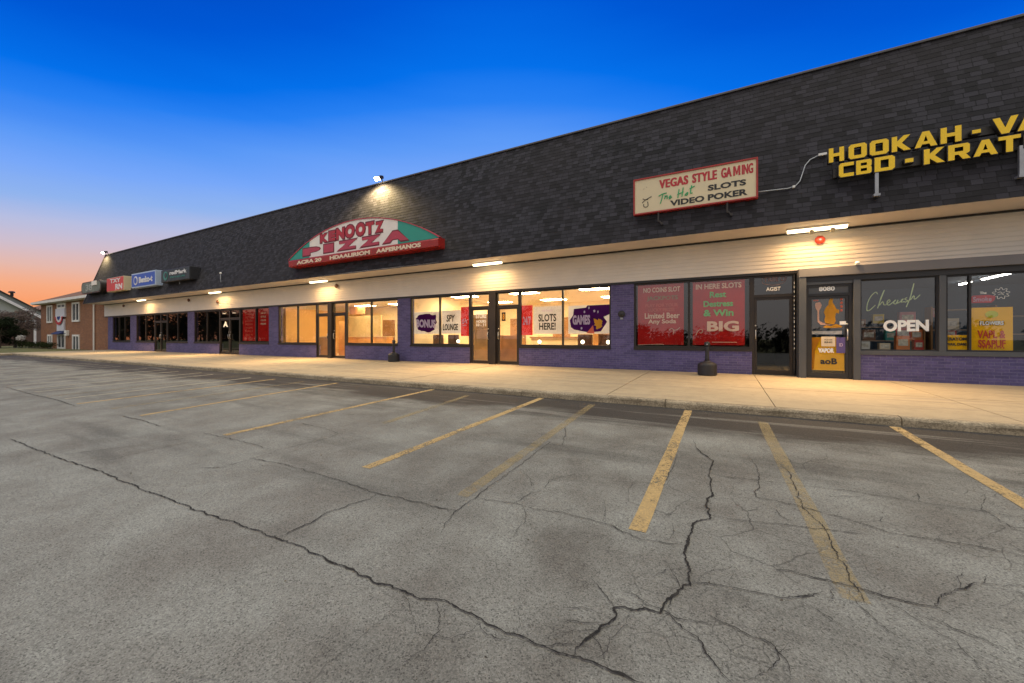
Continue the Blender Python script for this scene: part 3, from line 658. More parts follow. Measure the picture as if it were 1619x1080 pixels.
for ch, a, c, z0, z1 in [('H',2.10,2.37,4.98,5.30),('O',2.45,2.76,4.98,5.30),('O',2.81,3.12,4.98,5.30),('K',3.17,3.47,4.98,5.30),('A',3.53,3.87,4.98,5.30),('H',3.92,4.22,4.98,5.30),('-',4.37,4.49,5.08,5.15),
    ('V',4.65,4.99,4.98,5.30),('A',4.98,5.32,4.98,5.30),('P',5.40,5.70,4.98,5.30),('E',5.76,6.04,4.98,5.30),
    ('C',2.28,2.54,4.61,4.92),('B',2.58,2.84,4.61,4.92),('D',2.89,3.22,4.61,4.92),('-',3.38,3.51,4.71,4.79),('K',3.67,3.98,4.61,4.92),('R',4.03,4.35,4.61,4.92),('A',4.39,4.72,4.61,4.92),('T',4.73,5.02,4.61,4.92),('O',5.07,5.40,4.61,4.92),('M',5.46,5.82,4.61,4.92)]:
    block(ch, a, c, z0, z1)

veg = empty('box_sign', (-.75, 11.3, 4.43), 'cream roof sign with thin red frame reading VEGAS STYLE GAMING, SLOTS, VIDEO POKER', 'sign')
panel(-2.2,.69,4.46,5.38,11.295,11.40,M['sign_cream'],'sign_face',veg)
b = MB(); b.box(-2.24,-2.2,11.27,11.42,4.42,5.42); b.box(.69,.73,11.27,11.42,4.42,5.42); b.box(-2.2,.69,11.27,11.42,4.42,4.46); b.box(-2.2,.69,11.27,11.42,5.38,5.42); b.build('frame', M['sign_red'], veg, bevel=.004)
for x in (-1.58, .07):
    b = MB(); b.box(x-.02,x+.02,11.30,11.34,4.16,4.42); b.tube([(x+.02,11.32,4.18),(x+.09,11.30,4.10),(x+.09,11.42,4.06)], .02); b.lathe([(.035,0),(.035,.02)], 10, (x+.09,11.30,4.1), 'y'); b.build('support_arm', M['bronze'], veg)
letters('VEGAS', M['letter_red'], veg, -1.56,-.83, 5.05,5.285, 11.293, .004, .02, space=1.12, fat=.05); letters('STYLE', M['letter_red'], veg, -.74,-.16, 5.05,5.29, 11.293, .004, .02, space=1.12, fat=.05); letters('GA', M['letter_red'], veg, -.07,.17, 5.05,5.30, 11.293, .004, .02, fat=.05); place(poly_me(GL['M']), 'lettering', M['letter_red'], veg, .20,.355, 5.055,5.295, 11.293, .004); letters('ING', M['letter_red'], veg, .385,.63, 5.05,5.30, 11.293, .004, .02, fat=.04)
letters('SLOTS', M['letter_black'], veg, -.37,.48, 4.78,4.93, 11.293, .004, .04); letters('VIDEO', M['letter_black'], veg, -1.28,-.45, 4.53,4.685, 11.293, .004, .04); letters('POKER', M['letter_black'], veg, -.37,.51, 4.53,4.69, 11.293, .004, .04)
def script(name, mat, parent, strokes, x0, z0, s, y, r, sx=1.0):
    b = MB()
    for st in strokes:
        pts = [Vector((x0+p[0]*s*sx, y, z0+p[1]*s)) for p in st]
        if len(pts) > 2:     # smooth the hand-drawn stroke
            out = []
            for i in range(len(pts)-1):
                p0, p1, p2, p3 = pts[max(i-1,0)], pts[i], pts[i+1], pts[min(i+2,len(pts)-1)]
                for k in range(4):
                    t = k/4; out.append(.5*((2*p1)+(p2-p0)*t+(2*p0-5*p1+4*p2-p3)*t*t+(3*p1-p0-3*p2+p3)*t**3))
            pts = out+[pts[-1]]
        b.tube(pts, r, 6)
    return b.build(name, mat, parent)
script('script_lettering', M['letter_green'], veg, [[(0,.75),(.5,.95),(1.0,1.0)],[(.55,.95),(.4,.4),(.2,-.3)],[(.8,.7),(.75,.3),(.8,.25)],[(.8,.5),(1.05,.65),(1.05,.2)],[(1.25,.35),(1.5,.6),(1.3,.15),(1.65,.4)],
    [(2.5,1.2),(2.35,.1)],[(3.0,1.35),(2.85,.2)],[(2.3,.55),(3.05,.8)],[(3.4,.55),(3.2,.35),(3.45,.3),(3.55,.6),(3.4,.6)],[(4.0,1.45),(3.85,.5),(4.1,.5)],[(3.75,1.05),(4.35,1.3)]], -1.57, 4.70, .205, 11.29, .014)
script('doodle', M['letter_black'], veg, [[(0,.9),(.3,.75),(.9,1.0)],[(-.05,.45),(.25,.7),(.55,.75)],[(.1,.3),(.12,.05),(.35,-.05),(.55,.1),(.5,.5)],[(.1,1.9),(.12,1.92)],[(.4,2.05),(.42,2.07)]], -1.99, 4.62, .26, 11.29, .009)

piz = empty('pizza_sign', (-13.6, 11.2, 4.33), 'half moon roof sign in green, white and red reading KENOOTZ PIZZA over a red band', 'sign')
cxp, hw, zb, ht = -13.65, 4.52, 4.64, 1.27; Rr = (hw*hw+ht*ht)/(2*ht); th0 = math.asin(hw/Rr)
def arcpt(x, off=0.0): return zb+ht-Rr+math.sqrt(max(0,(Rr+off)**2-(x-cxp)**2))
def arcpoly(xa, xb, z0=4.64, off=0.0, n=28):
    top = [(xa+(xb-xa)*i/n, max(z0+.01, arcpt(xa+(xb-xa)*i/n, off))) for i in range(n+1)]
    return [(xb, z0)] + list(reversed(top)) + [(xa, z0)] if top[0][1] > z0+.02 else [(xb,z0)] + list(reversed(top))
def slab(poly, y0, y1, mat, name, parent):
    return place(poly_me([poly]), name, mat, parent, min(p[0] for p in poly), max(p[0] for p in poly), min(p[1] for p in poly), max(p[1] for p in poly), y1, y1-y0)
slab(arcpoly(-18.12,-16.62), 11.28, 11.42, M['sign_green'], 'green_panel', piz); slab(arcpoly(-16.615,-11.185), 11.28, 11.42, M['sign_white'], 'white_panel', piz); slab(arcpoly(-11.18,-9.18), 11.28, 11.42, M['sign_green'], 'green_panel', piz)
b = MB(); prev = None
for i in range(61):
    a = -th0+2*th0*i/60; o_ = []
    for rr, y in ((Rr,11.25),(Rr+.03,11.25),(Rr+.03,11.44),(Rr,11.44)): o_.append(b.bm.verts.new((cxp+rr*math.sin(a), y, zb+ht-Rr+rr*math.cos(a))))
    if prev:
        for k in range(4): b.bm.faces.new([prev[k], o_[k], o_[(k+1)%4], prev[(k+1)%4]])
    prev = o_
b.build('rim', M['pink'], piz)
b = MB(); b.prism([(11.44,4.24),(11.06,4.28),(11.04,4.52),(11.10,4.57),(11.44,4.62)], 'x', -17.82, -9.0); b.build('band', M['sign_red'], piz, bevel=.01)
def outlined(ch, x0, x1, z0, z1, mat, bold, y=11.278):
    o = letters(ch, M['maroon'], piz, x0, x1, z0, z1, y, .006, bold, name='letter', grow=.035); letters(ch, mat, o, x0+.015, x1-.015, z0+.015, z1-.015, y-.006, .006, bold-.012, name='letter_face')
kx = [(-15.86,-15.30,5.20,5.60,'K'),(-15.28,-14.82,5.20,5.66,'E'),(-14.78,-14.24,5.21,5.71,'N'),(-14.22,-13.62,5.20,5.77,'O'),(-13.55,-12.98,5.20,5.77,'O'),(-12.95,-12.48,5.21,5.72,'T'),(-12.42,-11.95,5.22,5.66,'Z')]
for a, c, z0, z1, ch in kx: outlined(ch, a, c, z0, z1, M['letter_red'], .085)
for a, c, z1, ch in [(-17.1,-15.85,5.08,'P'),(-15.62,-14.95,5.11,'I'),(-14.72,-13.45,5.13,'Z'),(-13.3,-12.1,5.13,'Z'),(-12.0,-10.6,5.17,'A')]: outlined(ch, a, c, 4.735, z1, M['pink'], .09)
for s, a, c in (('ACRA 20',-17.2,-15.45),('HDAALIRIOM',-14.9,-12.45),('AAPERMANOS',-12.1,-9.8)): letters(s, M['band_text'], piz, a, c, 4.325, 4.495, 11.047, .006, .055)

def box_sign(name, label, x0, x1, z0, z1, y0, y1, side, face, border=.05):
    r = empty(name, ((x0+x1)/2, y1, z0), label, 'sign', 'small box signs at the far end of the roof')
    panel(x0,x1,z0,z1,y0,y1,side,'cabinet',r,bevel=.02); f = panel(x0+border,x1-border,z0+border,z1-border,y0-.012,y0+.01,face,'sign_face',r); return r
red = simple('red_sign_face', (.62,.05,.045), .5, 0, .1, 2); blue = simple('blue_sign_face', (.025,.10,.48), .5, 0, .1, 2)
pale = simple('pale_sign_lettering', (.72,.72,.70), .5, 0, .05, 2); ltblue = simple('pale_blue_cabinet', (.42,.52,.66), .5, 0, .05, 2)
dkgreen = simple('dark_green_sign_face', (.016,.03,.028), .5, 0, .15, 2); aqua = simple('teal_logo', (.03,.22,.18), .5, 0, .1, 2); sage = simple('weathered_sage_face', (.16,.18,.15), .6, 0, .35, 2.5)
s1 = box_sign('box_sign', 'red box sign with pale lettering and cream side, next to the blue sign', -39.95,-36.9,4.33,5.32,11.1,11.65,M['sign_cream'],red,.03)
letters('TXY', pale, s1, -39.3,-37.4,4.93,5.22,11.088,.01,.03); letters('RN', pale, s1, -38.3,-37.1,4.42,4.82,11.088,.01,.04)
s2 = box_sign('box_sign', 'blue box sign with pale blue border and round logo', -35.6,-31.9,4.34,5.32,11.1,11.65,ltblue,blue,.09)
letters('Benko-t', pale, s2, -34.35,-32.3,4.62,5.02,11.088,.01,.04)
b = MB(); b.lathe([(.30,0),(.30,.015),(.02,.018)], 20, (-34.85,11.086,4.82), 'y'); q = b.build('logo', pale, s2); b = MB(); b.lathe([(.2,0),(.2,.01)], 20, (-34.85,11.066,4.82), 'y'); b.build('logo_centre', blue, s2)
s3 = box_sign('box_sign', 'black box sign with teal leaf logo and white lettering', -31.1,-27.4,4.42,5.18,11.1,11.65,M['black'],dkgreen,.04)
letters('redMark', pale, s3, -29.9,-27.75,4.82,5.05,11.088,.01,.03); letters('PHYSICAL', aqua, s3, -29.8,-27.9,4.62,4.72,11.088,.01,.01)
b = MB(); b.lathe([(.28,0),(.28,.015),(.02,.018)], 16, (-30.45,11.086,4.80), 'y'); b.build('logo', aqua, s3); b = MB(); b.lathe([(.17,0),(.15,.01)], 16, (-30.4,11.066,4.84), 'y'); b.build('logo_centre', dkgreen, s3)
r = empty('oval_sign', (-43, 11.3, 4.4), 'weathered grey green sign with rounded ends at the far corner of the roof', 'sign', 'small box signs at the far end of the roof')
def rrect(x0,x1,z0,z1,rad,n=6):
    P = []
    for cx_, cz_, a0_ in ((x1-rad,z0+rad,-90),(x1-rad,z1-rad,0),(x0+rad,z1-rad,90),(x0+rad,z0+rad,180)):
        P += [(cx_+rad*math.cos(R(a0_+90*i/n)), cz_+rad*math.sin(R(a0_+90*i/n))) for i in range(n+1)]
    return P
slab(rrect(-45.05,-40.9,4.42,5.33,.38), 11.05, 11.55, M['bronze'], 'cabinet', r); slab(rrect(-44.9,-41.05,4.5,5.25,.34), 11.03, 11.06, sage, 'sign_face', r)
letters('38', simple('faded_lettering', (.36,.37,.34), .6, 0, .2, 3), r, -44.0,-42.6,4.62,5.12,11.028,.008,.02)
panel(-42.6,-41.6,4.98,5.3,10.98,11.02,M['sign_white'],'side_tab',r)

# conduit from the cream sign to the yellow letters, and small things on the shingles
MZ = lambda z: 11.25+(z-3.70)*1.3/4.15
def rp(x, z, off=.035): return (x, MZ(z)-off, z)
b = MB(); b.tube([(.72,11.42,4.60),rp(.95,4.62),rp(1.35,4.60),rp(1.5,4.63),rp(1.6,4.75),rp(1.66,4.95),rp(1.72,5.15),rp(1.82,5.28),rp(1.95,5.34),rp(2.02,5.35)], .014, 6)
cd = b.build('conduit', M['galv'], None, smooth=True); tag(cd, 'thin grey conduit curving over the shingles between the cream sign and yellow letters', 'conduit')
b = MB(); b.rbox(rp(2.06,5.36,.05),(.16,.06,.05)); b.rbox(rp(1.47,4.62,.05),(.05,.05,.05)); b.build('junction_fitting', M['white'], cd)
for x, z, lab in ((-24.5,4.52,'short pale vent pipe on the shingles above the vacant shop'),(-29.5,4.75,'short pale vent pipe on the shingles beside the black box sign')):
    b = MB(); p = rp(x, z, 0); b.tube([(p[0],p[1]+.05,p[2]-.45),(p[0],p[1]-.14,p[2]-.45),(p[0],p[1]-.16,p[2]-.3),(p[0],p[1]-.16,p[2])], .03, 8); o = b.build('vent_pipe', M['galv'], None); tag(o, lab, 'vent pipe', 'vent pipes on the shingles')
    b = MB(); b.lathe([(.05,0),(.06,.05),(.03,.09)], 10, (p[0],p[1]-.16,p[2])); b.build('vent_cap', M['white'], o)

# ------------------------------------------------------------------ lamps the place has, plus an extra emitter added to each soffit light
TUBE = glow('soffit_tube_glow', (1.0,.80,.48), 5.0)
def soffit_light(x, lab, heads=False, l=1.2):
    r = empty('soffit_light', (x, 11.88, 3.70), lab, 'light fixture', 'fluorescent lights under the soffit')
    b = MB(); b.box(x-l/2,x+l/2,11.80,11.96,3.655,3.699); b.build('housing', M['white'], r)
    b = MB(); b.prism([(11.81,3.654),(11.95,3.654),(11.935,3.60),(11.91,3.588),(11.85,3.588),(11.825,3.60)], 'x', x-l/2+.02, x+l/2-.02); b.build('diffuser', TUBE, r)
    ld = bpy.data.lights.new('tube_light', 'AREA'); ld.shape = 'RECTANGLE'; ld.size = l-.1; ld.size_y = .12; ld.energy = LAMP_W; ld.spread = R(180); ld.color = (1.0,.58,.23)
    lo = bpy.data.objects.new('tube_light', ld); COL.objects.link(lo); lo.parent = r; lo.location = (0,0,-.125); lo.rotation_euler = (R(-12),0,0)   # tilted outward over the walk
    l2 = ld.copy(); l2.spread = R(100); l2.energy = 115.0; l2.color = (1.0,.66,.32); o2 = bpy.data.objects.new('walk_fill_light', l2); COL.objects.link(o2); o2.parent = r; o2.location = (0,-.02,-.125); o2.rotation_euler = (R(-24),0,0)   # second emitter added to the fixture to brighten the walk, sparing the siding
    if heads:
        for dx in (-.12, .28):
            b = MB(); b.tube([(x+dx,11.80,3.60),(x+dx,11.76,3.55)], .02); b.lathe([(.03,0),(.055,.06),(.05,.075)], 14, (x+dx,11.75,3.53), 'y'); b.build('lamp_head', M['sign_cream'], r, smooth=True)
    return r
LAMP_W = 48.0
soffit_light(1.97, 'long tube light with two small swivel heads under the soffit by the smoke shop door', True)
soffit_light(-7.45, 'tube light under the soffit above the twin doors of the slots shop')
soffit_light(-16.85, 'tube light under the soffit below the pizza sign')
soffit_light(-26.3, 'tube light under the soffit above the dark double doors')
soffit_light(-36.4, 'tube light under the soffit at the far end, below the red box sign')

FLOOD = glow('flood_lens_glow', (1.0,.86,.55), 45.0)
def floodlight(x, lab, watts):
    y, z = 12.40, 8.02; r = empty('floodlight', (x, 12.55, 7.9), lab, 'floodlight', 'floodlights on the roof edge')
    b = MB(); b.tube([(x,12.6,7.88),(x,12.55,8.02),(x,y+.05,z+.03)], .02); b.build('bracket', M['bronze'], r)
    b = MB(); b.prism([(y-.06,z-.10),(y+.13,z+.02),(y+.10,z+.13),(y-.05,z+.10),(y-.14,z-.02)], 'x', x-.13, x+.13); b.build('lamp_head', M['bronze'], r)
    b = MB(); b.prism([(y-.075,z-.115),(y-.155,z-.02),(y-.165,z-.03),(y-.085,z-.125)], 'x', x-.12, x+.12); b.lathe([(.05,-.05),(.09,0),(.05,.06)], 12, (x-.06,y-.13,z-.04)); b.build('lens', FLOOD, r)
    ld = bpy.data.lights.new('flood_lamp', 'SPOT'); ld.energy = watts; ld.color = (1,.74,.36); ld.spot_size = R(150); ld.spot_blend = .6; ld.shadow_soft_size = .08
    lo = bpy.data.objects.new('flood_lamp', ld); COL.objects.link(lo); lo.parent = r; lo.location = (0,-.55,-.12); lo.rotation_euler = Vector((0,.35,-1)).to_track_quat('-Z','Y').to_euler()
floodlight(-13.38, 'lit floodlight on the roof edge above the pizza sign', 900.0)
floodlight(-45.0, 'lit floodlight at the far corner of the roof', 320.0)

def alarm(x, z, lab, lit=False, y=12.335):
    r = empty('alarm_bell', (x, y, z), lab, 'alarm bell', 'round alarm bells on the siding')
    c = simple('red_alarm_paint', (.55,.05,.03), .35, 0, .1, 3) if lit else simple('brown_alarm_paint', (.16,.07,.045), .5, 0, .2, 3)
    b = MB(); b.lathe([(.05,-.01),(.06,.04)], 14, (x,y,z), 'y'); b.build('base', M['bronze'], r)
    b = MB(); b.lathe([(.10,.04),(.105,.055),(.085,.085),(.04,.105),(.005,.108)], 20, (x,y,z), 'y'); b.build('bell', c, r, smooth=True)
    if lit: b = MB(); b.lathe([(.026,.103),(.02,.118)], 12, (x,y,z), 'y'); b.build('indicator', glow('alarm_glow', (1,.5,.35), 1.5), r)
alarm(2.11, 3.44, 'bright red round alarm bell below the tube light with swivel heads', True)
alarm(-16.1, 3.43, 'small brown round alarm bell on the siding below the pizza sign'); alarm(-26.9, 3.15, 'small brown round alarm bell on the siding above the dark double doors')
alarm(-30.5, 3.41, 'small brown round alarm bell on the siding below the black box sign'); alarm(-40.9, 3.45, 'small brown round alarm bell on the siding at its far end')
r = empty('door_bell', (-2.82,12.4,1.72), 'small dark round bell on the purple brick pier beside the slots posters', 'bell')
b = MB(); b.lathe([(.11,0),(.11,.03),(.075,.05),(.02,.075)], 18, (-2.82,12.4,1.73), 'y'); b.build('bell', M['black'], r); b = MB(); b.box(-2.86,-2.78,12.37,12.4,1.56,1.62); b.build('button_plate', M['galv'], r)
b = MB(); b.lathe([(.045,0),(.05,.03),(.03,.06)], 12, (2.76,11.97,2.73)); b.box(2.72,2.80,11.96,12.0,2.71,2.735); tag(b.build('security_light', M['white']), 'tiny white security light on the grey header above the smoke shop door', 'light fixture')

def receptacle(x, y, lab, tilt=0):
    z = SWZ(y); r = empty('smoking_receptacle', (x, y, z), lab, 'ash receptacle', 'black smoking receptacles on the sidewalk')
    b = MB(); b.lathe([(.215,z),(.235,z+.02),(.235,z+.27),(.225,z+.30),(.17,z+.34),(.085,z+.37),(.075,z+.39)], 28, (x,y,0)); b.build('base', M['black'], r, smooth=False, bevel=.004)
    b = MB(); b.lathe([(.062,z+.38),(.052,z+.45),(.047,z+.72),(.05,z+.78)], 20, (x,y,0)); b.build('neck', M['black'], r, smooth=True)
    b = MB(); b.lathe([(.055,z+.775),(.072,z+.79),(.074,z+.85),(.06,z+.885),(.02,z+.90)], 20, (x,y,0)); hd = b.build('cap', M['black'], r, smooth=True)
    b = MB(); b.box(x-.02,x+.02,y-.078,y-.06,z+.81,z+.84); b.build('slot', M['galv'], hd)
receptacle(-.40, 11.72, 'black long necked smoking receptacle in front of the red BIG poster'); receptacle(-12.1, 11.98, 'black long necked smoking receptacle by the purple pier of the vacant shop')
# ------------------------------------------------------------------ posters and lettering on the glass
P_white = mat_paper('white_poster', (.72,.71,.74)); P_red = mat_paper('red_poster', (.58,.035,.03)); P_purple = mat_paper('purple_print', (.10,.018,.15)); P_lilac = mat_paper('lilac_print', (.60,.50,.66))
P_orange = mat_paper('orange_print', (.72,.36,.05)); P_deepred = mat_paper('deep_red_poster', (.40,.016,.014), .1, .12); P_yel = mat_paper('yellow_poster', (.80,.44,.015), .1); P_coral = mat_paper('coral_print', (.75,.20,.13))
ink = M['letter_black']; inkw = simple('white_vinyl', (.85,.85,.82), .5, 0, .04, 3); inkg = simple('poster_green_ink', (.10,.42,.09), .6, 0, .1, 3); inkp = simple('poster_cream_ink', (.66,.42,.30), .6, 0, .06, 3); inkd = simple('poster_olive_ink', (.20,.12,.02), .6, 0, .2, 3); inkb = simple('poster_rust_ink', (.50,.05,.015), .6, 0, .1, 3)
YP = 12.50
def poster(name, lab, x0, x1, z0, z1, mat, y=YP, cat='poster', group=None):
    b = MB(); n = 6      # a sheet with a slight curl
    grid = [[b.bm.verts.new((x0+(x1-x0)*i/n, y+.006*math.sin(i*1.7+x0)*(j/n), z0+(z1-z0)*j/n)) for j in range(n+1)] for i in range(n+1)]
    for i in range(n):
        for j in range(n): b.bm.faces.new([grid[i][j], grid[i+1][j], grid[i+1][j+1], grid[i][j+1]])
    o = b.build(name, mat); return tag(o, lab, cat, group)
def blob(x0, x1, z0, z1, seed, n=40, amp=.16):
    cx_, cz_ = (x0+x1)/2, (z0+z1)/2; P = []
    for i in range(n):
        a = 2*math.pi*i/n; sq = 1/max(abs(math.cos(a)), abs(math.sin(a)))**.75
        k = sq*(1-amp+amp*2*noise.noise((math.cos(a)*2.2+seed, math.sin(a)*2.2, seed))); k = min(k, 1.08*sq)
        P.append((min(x1, max(x0, cx_+math.cos(a)*k*(x1-x0)*.46)), min(z1, max(z0, cz_+math.sin(a)*k*(z1-z0)*.46))))
    return P
yf = YP-.012
p = poster('splash_poster', 'white poster with purple paint splash and outlined letters in the slots shop, beside the pier', -11.46,-10.11,1.15,2.05,P_white)
shape(blob(-11.46,-10.12,1.16,2.04,3.3), P_purple, p, yf, .003, 'splash'); letters('BONUS', P_lilac, p, -11.32,-10.3,1.42,1.76, yf-.004,.003,.05, slope=-.04)
p = poster('lounge_poster', 'white poster with black hand lettering reading SPY LOUNGE', -10.0,-9.06,1.15,2.07,P_white)
letters('SPY', ink, p, -9.75,-9.33,1.62,1.90,yf,.003,.03,.15); letters('LOUNGE', ink, p, -9.93,-9.18,1.28,1.54,yf,.003,.03,.1)
p = poster('red_banner', 'narrow red banner with pale scrawl, left of the left twin door', -9.05,-8.63,1.05,2.18,P_red)
script('scrawl', P_lilac, p, [[(0,.5),(.3,.9),(.1,.1),(.6,.6)],[(.5,1.0),(.9,.2),(.7,.5),(1.1,.8)],[(.1,-.2),(.8,-.1)]], -8.98,1.5,.25,yf,.012)
p = poster('red_banner', 'narrow red banner with pale digits, right of the right twin door', -6.39,-5.95,1.08,2.14,P_red)
letters('24/7', P_lilac, p, -6.33,-6.02,1.44,1.74,yf,.003,.02)
p = poster('slots_poster', 'white poster with tall black letters reading SLOTS HERE!', -5.92,-4.84,1.12,2.08,P_white)
letters('WE HAVE', P_lilac, p, -5.6,-5.18,1.89,1.96,yf,.003,.02); letters('SLOTS', ink, p, -5.72,-5.05,1.55,1.81,yf,.003,.028); letters('HERE!', ink, p, -5.69,-5.07,1.26,1.51,yf,.003,.028)
p = poster('splash_poster', 'white poster with purple splash, lilac letters and an orange burst', -4.62,-3.21,1.12,2.06,P_white)
shape([(-4.52,1.34),(-4.56,1.58),(-4.44,1.74),(-4.42,1.95),(-4.0,1.98),(-3.95,2.05),(-3.215,2.055),(-3.22,1.75),(-3.42,1.66),(-3.30,1.5),(-3.5,1.2),(-3.9,1.16),(-4.1,1.2),(-4.4,1.26)], P_purple, p, yf, .003, 'splash')
letters('GAMES', P_lilac, p, -4.46,-3.86,1.42,1.74,yf-.004,.003,.05); shape(blob(-3.78,-3.38,1.22,1.66,9.1,24,.3), P_orange, p, yf-.004, .003, 'burst'); shape([(-3.98,1.14),(-3.72,1.13),(-3.76,1.4)], P_coral, p, yf-.004, .003, 'ray')
for sx_, sz_, w_ in ((-4.05,1.84,.07),(-3.9,1.97,.06),(-3.72,1.86,.08),(-3.6,1.83,.05),(-4.15,1.3,.08)): shape(blob(sx_-w_/2,sx_+w_/2,sz_-.05,sz_+.05,sx_,12), P_lilac, p, yf-.004,.003,'card')
t_ = letters('STORE', inkw, None, -8.33,-7.86,1.72,1.90,12.465,.003,.03); tag(t_, 'white hours lettering on the left twin door of the slots shop', 'lettering')
for z_, s_ in ((1.55,'HOURS'),(1.42,'10 - 11')): letters(s_, inkw, t_, -8.31,-7.88,z_,z_+.11,12.465,.003,.02)
p = poster('door_sticker', 'small black number 8 sticker on the right twin door of the slots shop', -7.19,-7.03,1.60,1.92,ink,12.468,'sticker')
letters('8', P_orange, p, -7.15,-7.07,1.65,1.87,12.464,.003,.02)

yr = 12.505
p = poster('red_poster', 'tall deep red poster with small cream lines, in the window left of the BIG poster', -2.35,-1.04,.78,2.62,P_deepred,yr)
for s_, a, c, z_, h_, mt in (('NO COINS SLOT',-2.18,-1.14,2.36,.15,inkp),('JACKPOTS',-2.08,-1.2,2.09,.16,inkd),('PLAY FOR YOUR',-2.12,-1.2,1.92,.10,inkb),('LUCKY PRIZE!',-2.03,-1.3,1.78,.10,inkb),('Limited Beer',-2.14,-1.15,1.57,.17,inkp),('Any Soda',-2.04,-1.25,1.38,.17,inkp)): letters(s_, mt, p, a, c, z_, z_+h_, yr-.012, .003, .025)
script('sketch', inkp, p, [[(0,.3),(.3,.5),(.5,.2),(.4,-.1)],[(.5,.3),(.8,.35),(1.1,.6)],[(-3.2,-1.3),(-1,-1.2),(-.5,-1.25)]], -1.45,1.13,.28,yr-.012,.008)
p = poster('red_poster', 'tall deep red poster with green lines and large cream BIG', -.80,.50,.78,2.60,P_deepred,yr)
for s_, a, c, z_, h_, mt in (('IN HERE SLOTS',-.72,.42,2.38,.15,inkp),('Rest',-.36,.05,2.13,.17,inkg),('Destress',-.52,.22,1.87,.17,inkg),('& Win',-.52,.23,1.60,.19,inkg),('BIG',-.43,.36,1.17,.29,inkp)): letters(s_, mt, p, a, c, z_, z_+h_, yr-.012, .003, .04 if s_ == 'BIG' else .028)
script('sketch', inkp, p, [[(-.2,-.2),(0,.25),(.35,.4),(.4,.1),(.2,0)],[(1.3,-.95),(3.6,-.95)]], -.66,1.12,.27,yr-.012,.009)
for x0, x1, lab in ((-24.55,-23.2,'dark red poster with faint gold lines, left of two beside the dark double doors'),(-23.0,-21.9,'dark red poster with faint gold lines, beside the purple pier of the vacant shop')):
    p = poster('red_poster', lab, x0, x1, .8, 2.6, P_deepred, yr)
    for k in range(4 if x1 > -22 else 7): letters(('HAIR CUT','STYLE','COLOR','PERMS','WAXING','NAILS','WALK IN')[k], inkb if x1 < -22 else inkp, p, x0+.3, x1-.3, 2.3-k*.2, 2.4-k*.2, yr-.012,.003,.02)
o = tag(letters('A', inkw, None, -26.6,-26.05,1.62,1.95,12.455,.003,.06), 'white arrow like mark on the dark double doors', 'lettering')
for x in (-26.5,-25.4): tag(letters('7940' if x < -26 else '7942', inkw, None, x-.18,x+.2,2.40,2.48,12.455,.003,.02), 'white house number above the %s dark door' % ('left' if x < -26 else 'right'), 'house number')
rg = simple('ghosted_decal', (.22,.13,.12), .6, 0, .1, 3)
o = letters('TREE D', rg, None, .93,1.42,2.49,2.61,12.47,.003,.02); tag(o, 'faded outlined lettering on the transom beside the red posters', 'lettering')
script('ring', rg, o, [[(-1,.0),(-.85,.5),(0,.62),(.85,.5),(1,0),(.6,-.45),(-.1,-.55),(-.9,-.35),(-1,.0)]], 1.17,2.54,.27,12.47,.005)
tag(letters('AGIST', inkw, None, .99,1.31,2.24,2.34,12.47,.003,.012), 'white lettering AGIST on the transom beside the red posters', 'lettering')
tag(letters('8080', inkw, None, 2.06,2.37,2.14,2.25,12.126,.003,.035), 'white house number 8080 above the smoke shop door', 'house number')

# smoke shop door and windows
yv = 12.158
pd = simple('dark_print', (.03,.027,.027), .5, 0, .3, 4)
p = poster('hookah_poster', 'dark poster of a pale water pipe and orange smoke on the smoke shop door', 1.93,2.56,1.20,2.03,pd,yv)
shape([(1.99,1.80),(2.0,1.86),(2.09,1.87),(2.12,1.80),(2.10,1.72),(2.07,1.66),(2.07,1.42),(2.14,1.36),(2.28,1.33),(2.28,1.30),(2.1,1.31),(2.04,1.38),(2.03,1.66),(2.0,1.72)], P_coral, p, yv-.012,.003,'water_pipe'); p.children[0].data.materials[0] = mat_paper('peach_print', (.70,.45,.36))
shape([(2.20,1.32),(2.17,1.42),(2.19,1.52),(2.16,1.62),(2.19,1.72),(2.25,1.80),(2.26,1.90),(2.30,1.98),(2.34,1.94),(2.33,1.86),(2.37,1.78),(2.40,1.70),(2.46,1.66),(2.45,1.58),(2.40,1.60),(2.38,1.50),(2.39,1.40),(2.36,1.32)], P_orange, p, yv-.012,.003,'smoke')
shape([(2.24,1.50),(2.22,1.62),(2.26,1.72),(2.29,1.84),(2.33,1.74),(2.36,1.66),(2.34,1.54),(2.30,1.48)], p.children[0].data.materials[0], p, yv-.016,.003,'smoke'); shape([(2.14,1.25),(2.2,1.30),(2.3,1.28),(2.4,1.33),(2.52,1.27),(2.5,1.24),(2.2,1.23)], P_orange, p, yv-.016,.003,'flame')
letters('VAPES', P_coral, p, 1.95,2.05,1.90,1.93,yv-.012,.003,.02)
for k in range(4): shape(blob(2.47,2.53,1.62+k*.09,1.70+k*.09,k*1.3,12), P_coral, p, yv-.012,.003,'ornament')
tag(panel(1.90,2.51,1.075,1.16,yv-.004,yv,simple('grey_strip_paper',(.42,.40,.40),.6),'paper_strip',None), 'grey paper strip across the smoke shop door', 'sign')
p = poster('yellow_door_poster', 'yellow poster with bold black letters at the bottom of the smoke shop door', 1.89,2.56,.19,1.0,P_yel,yv)
letters('aoB', ink, p, 2.09,2.42,.34,.49,yv-.012,.003,.035); shape([(1.9,.2),(1.96,.2),(1.99,.7),(2.1,.98),(1.9,.99)], P_orange, p, yv-.010,.003,'swirl'); letters('VAPOR', inkw, p, 2.05,2.36,.62,.74,yv-.012,.003,.06)
p = poster('notice', 'cream paper notice over the yellow poster on the smoke shop door', 2.11,2.38,.78,1.02,simple('cream_paper',(.66,.55,.40),.7,0,.03,3),yv-.024,'notice')
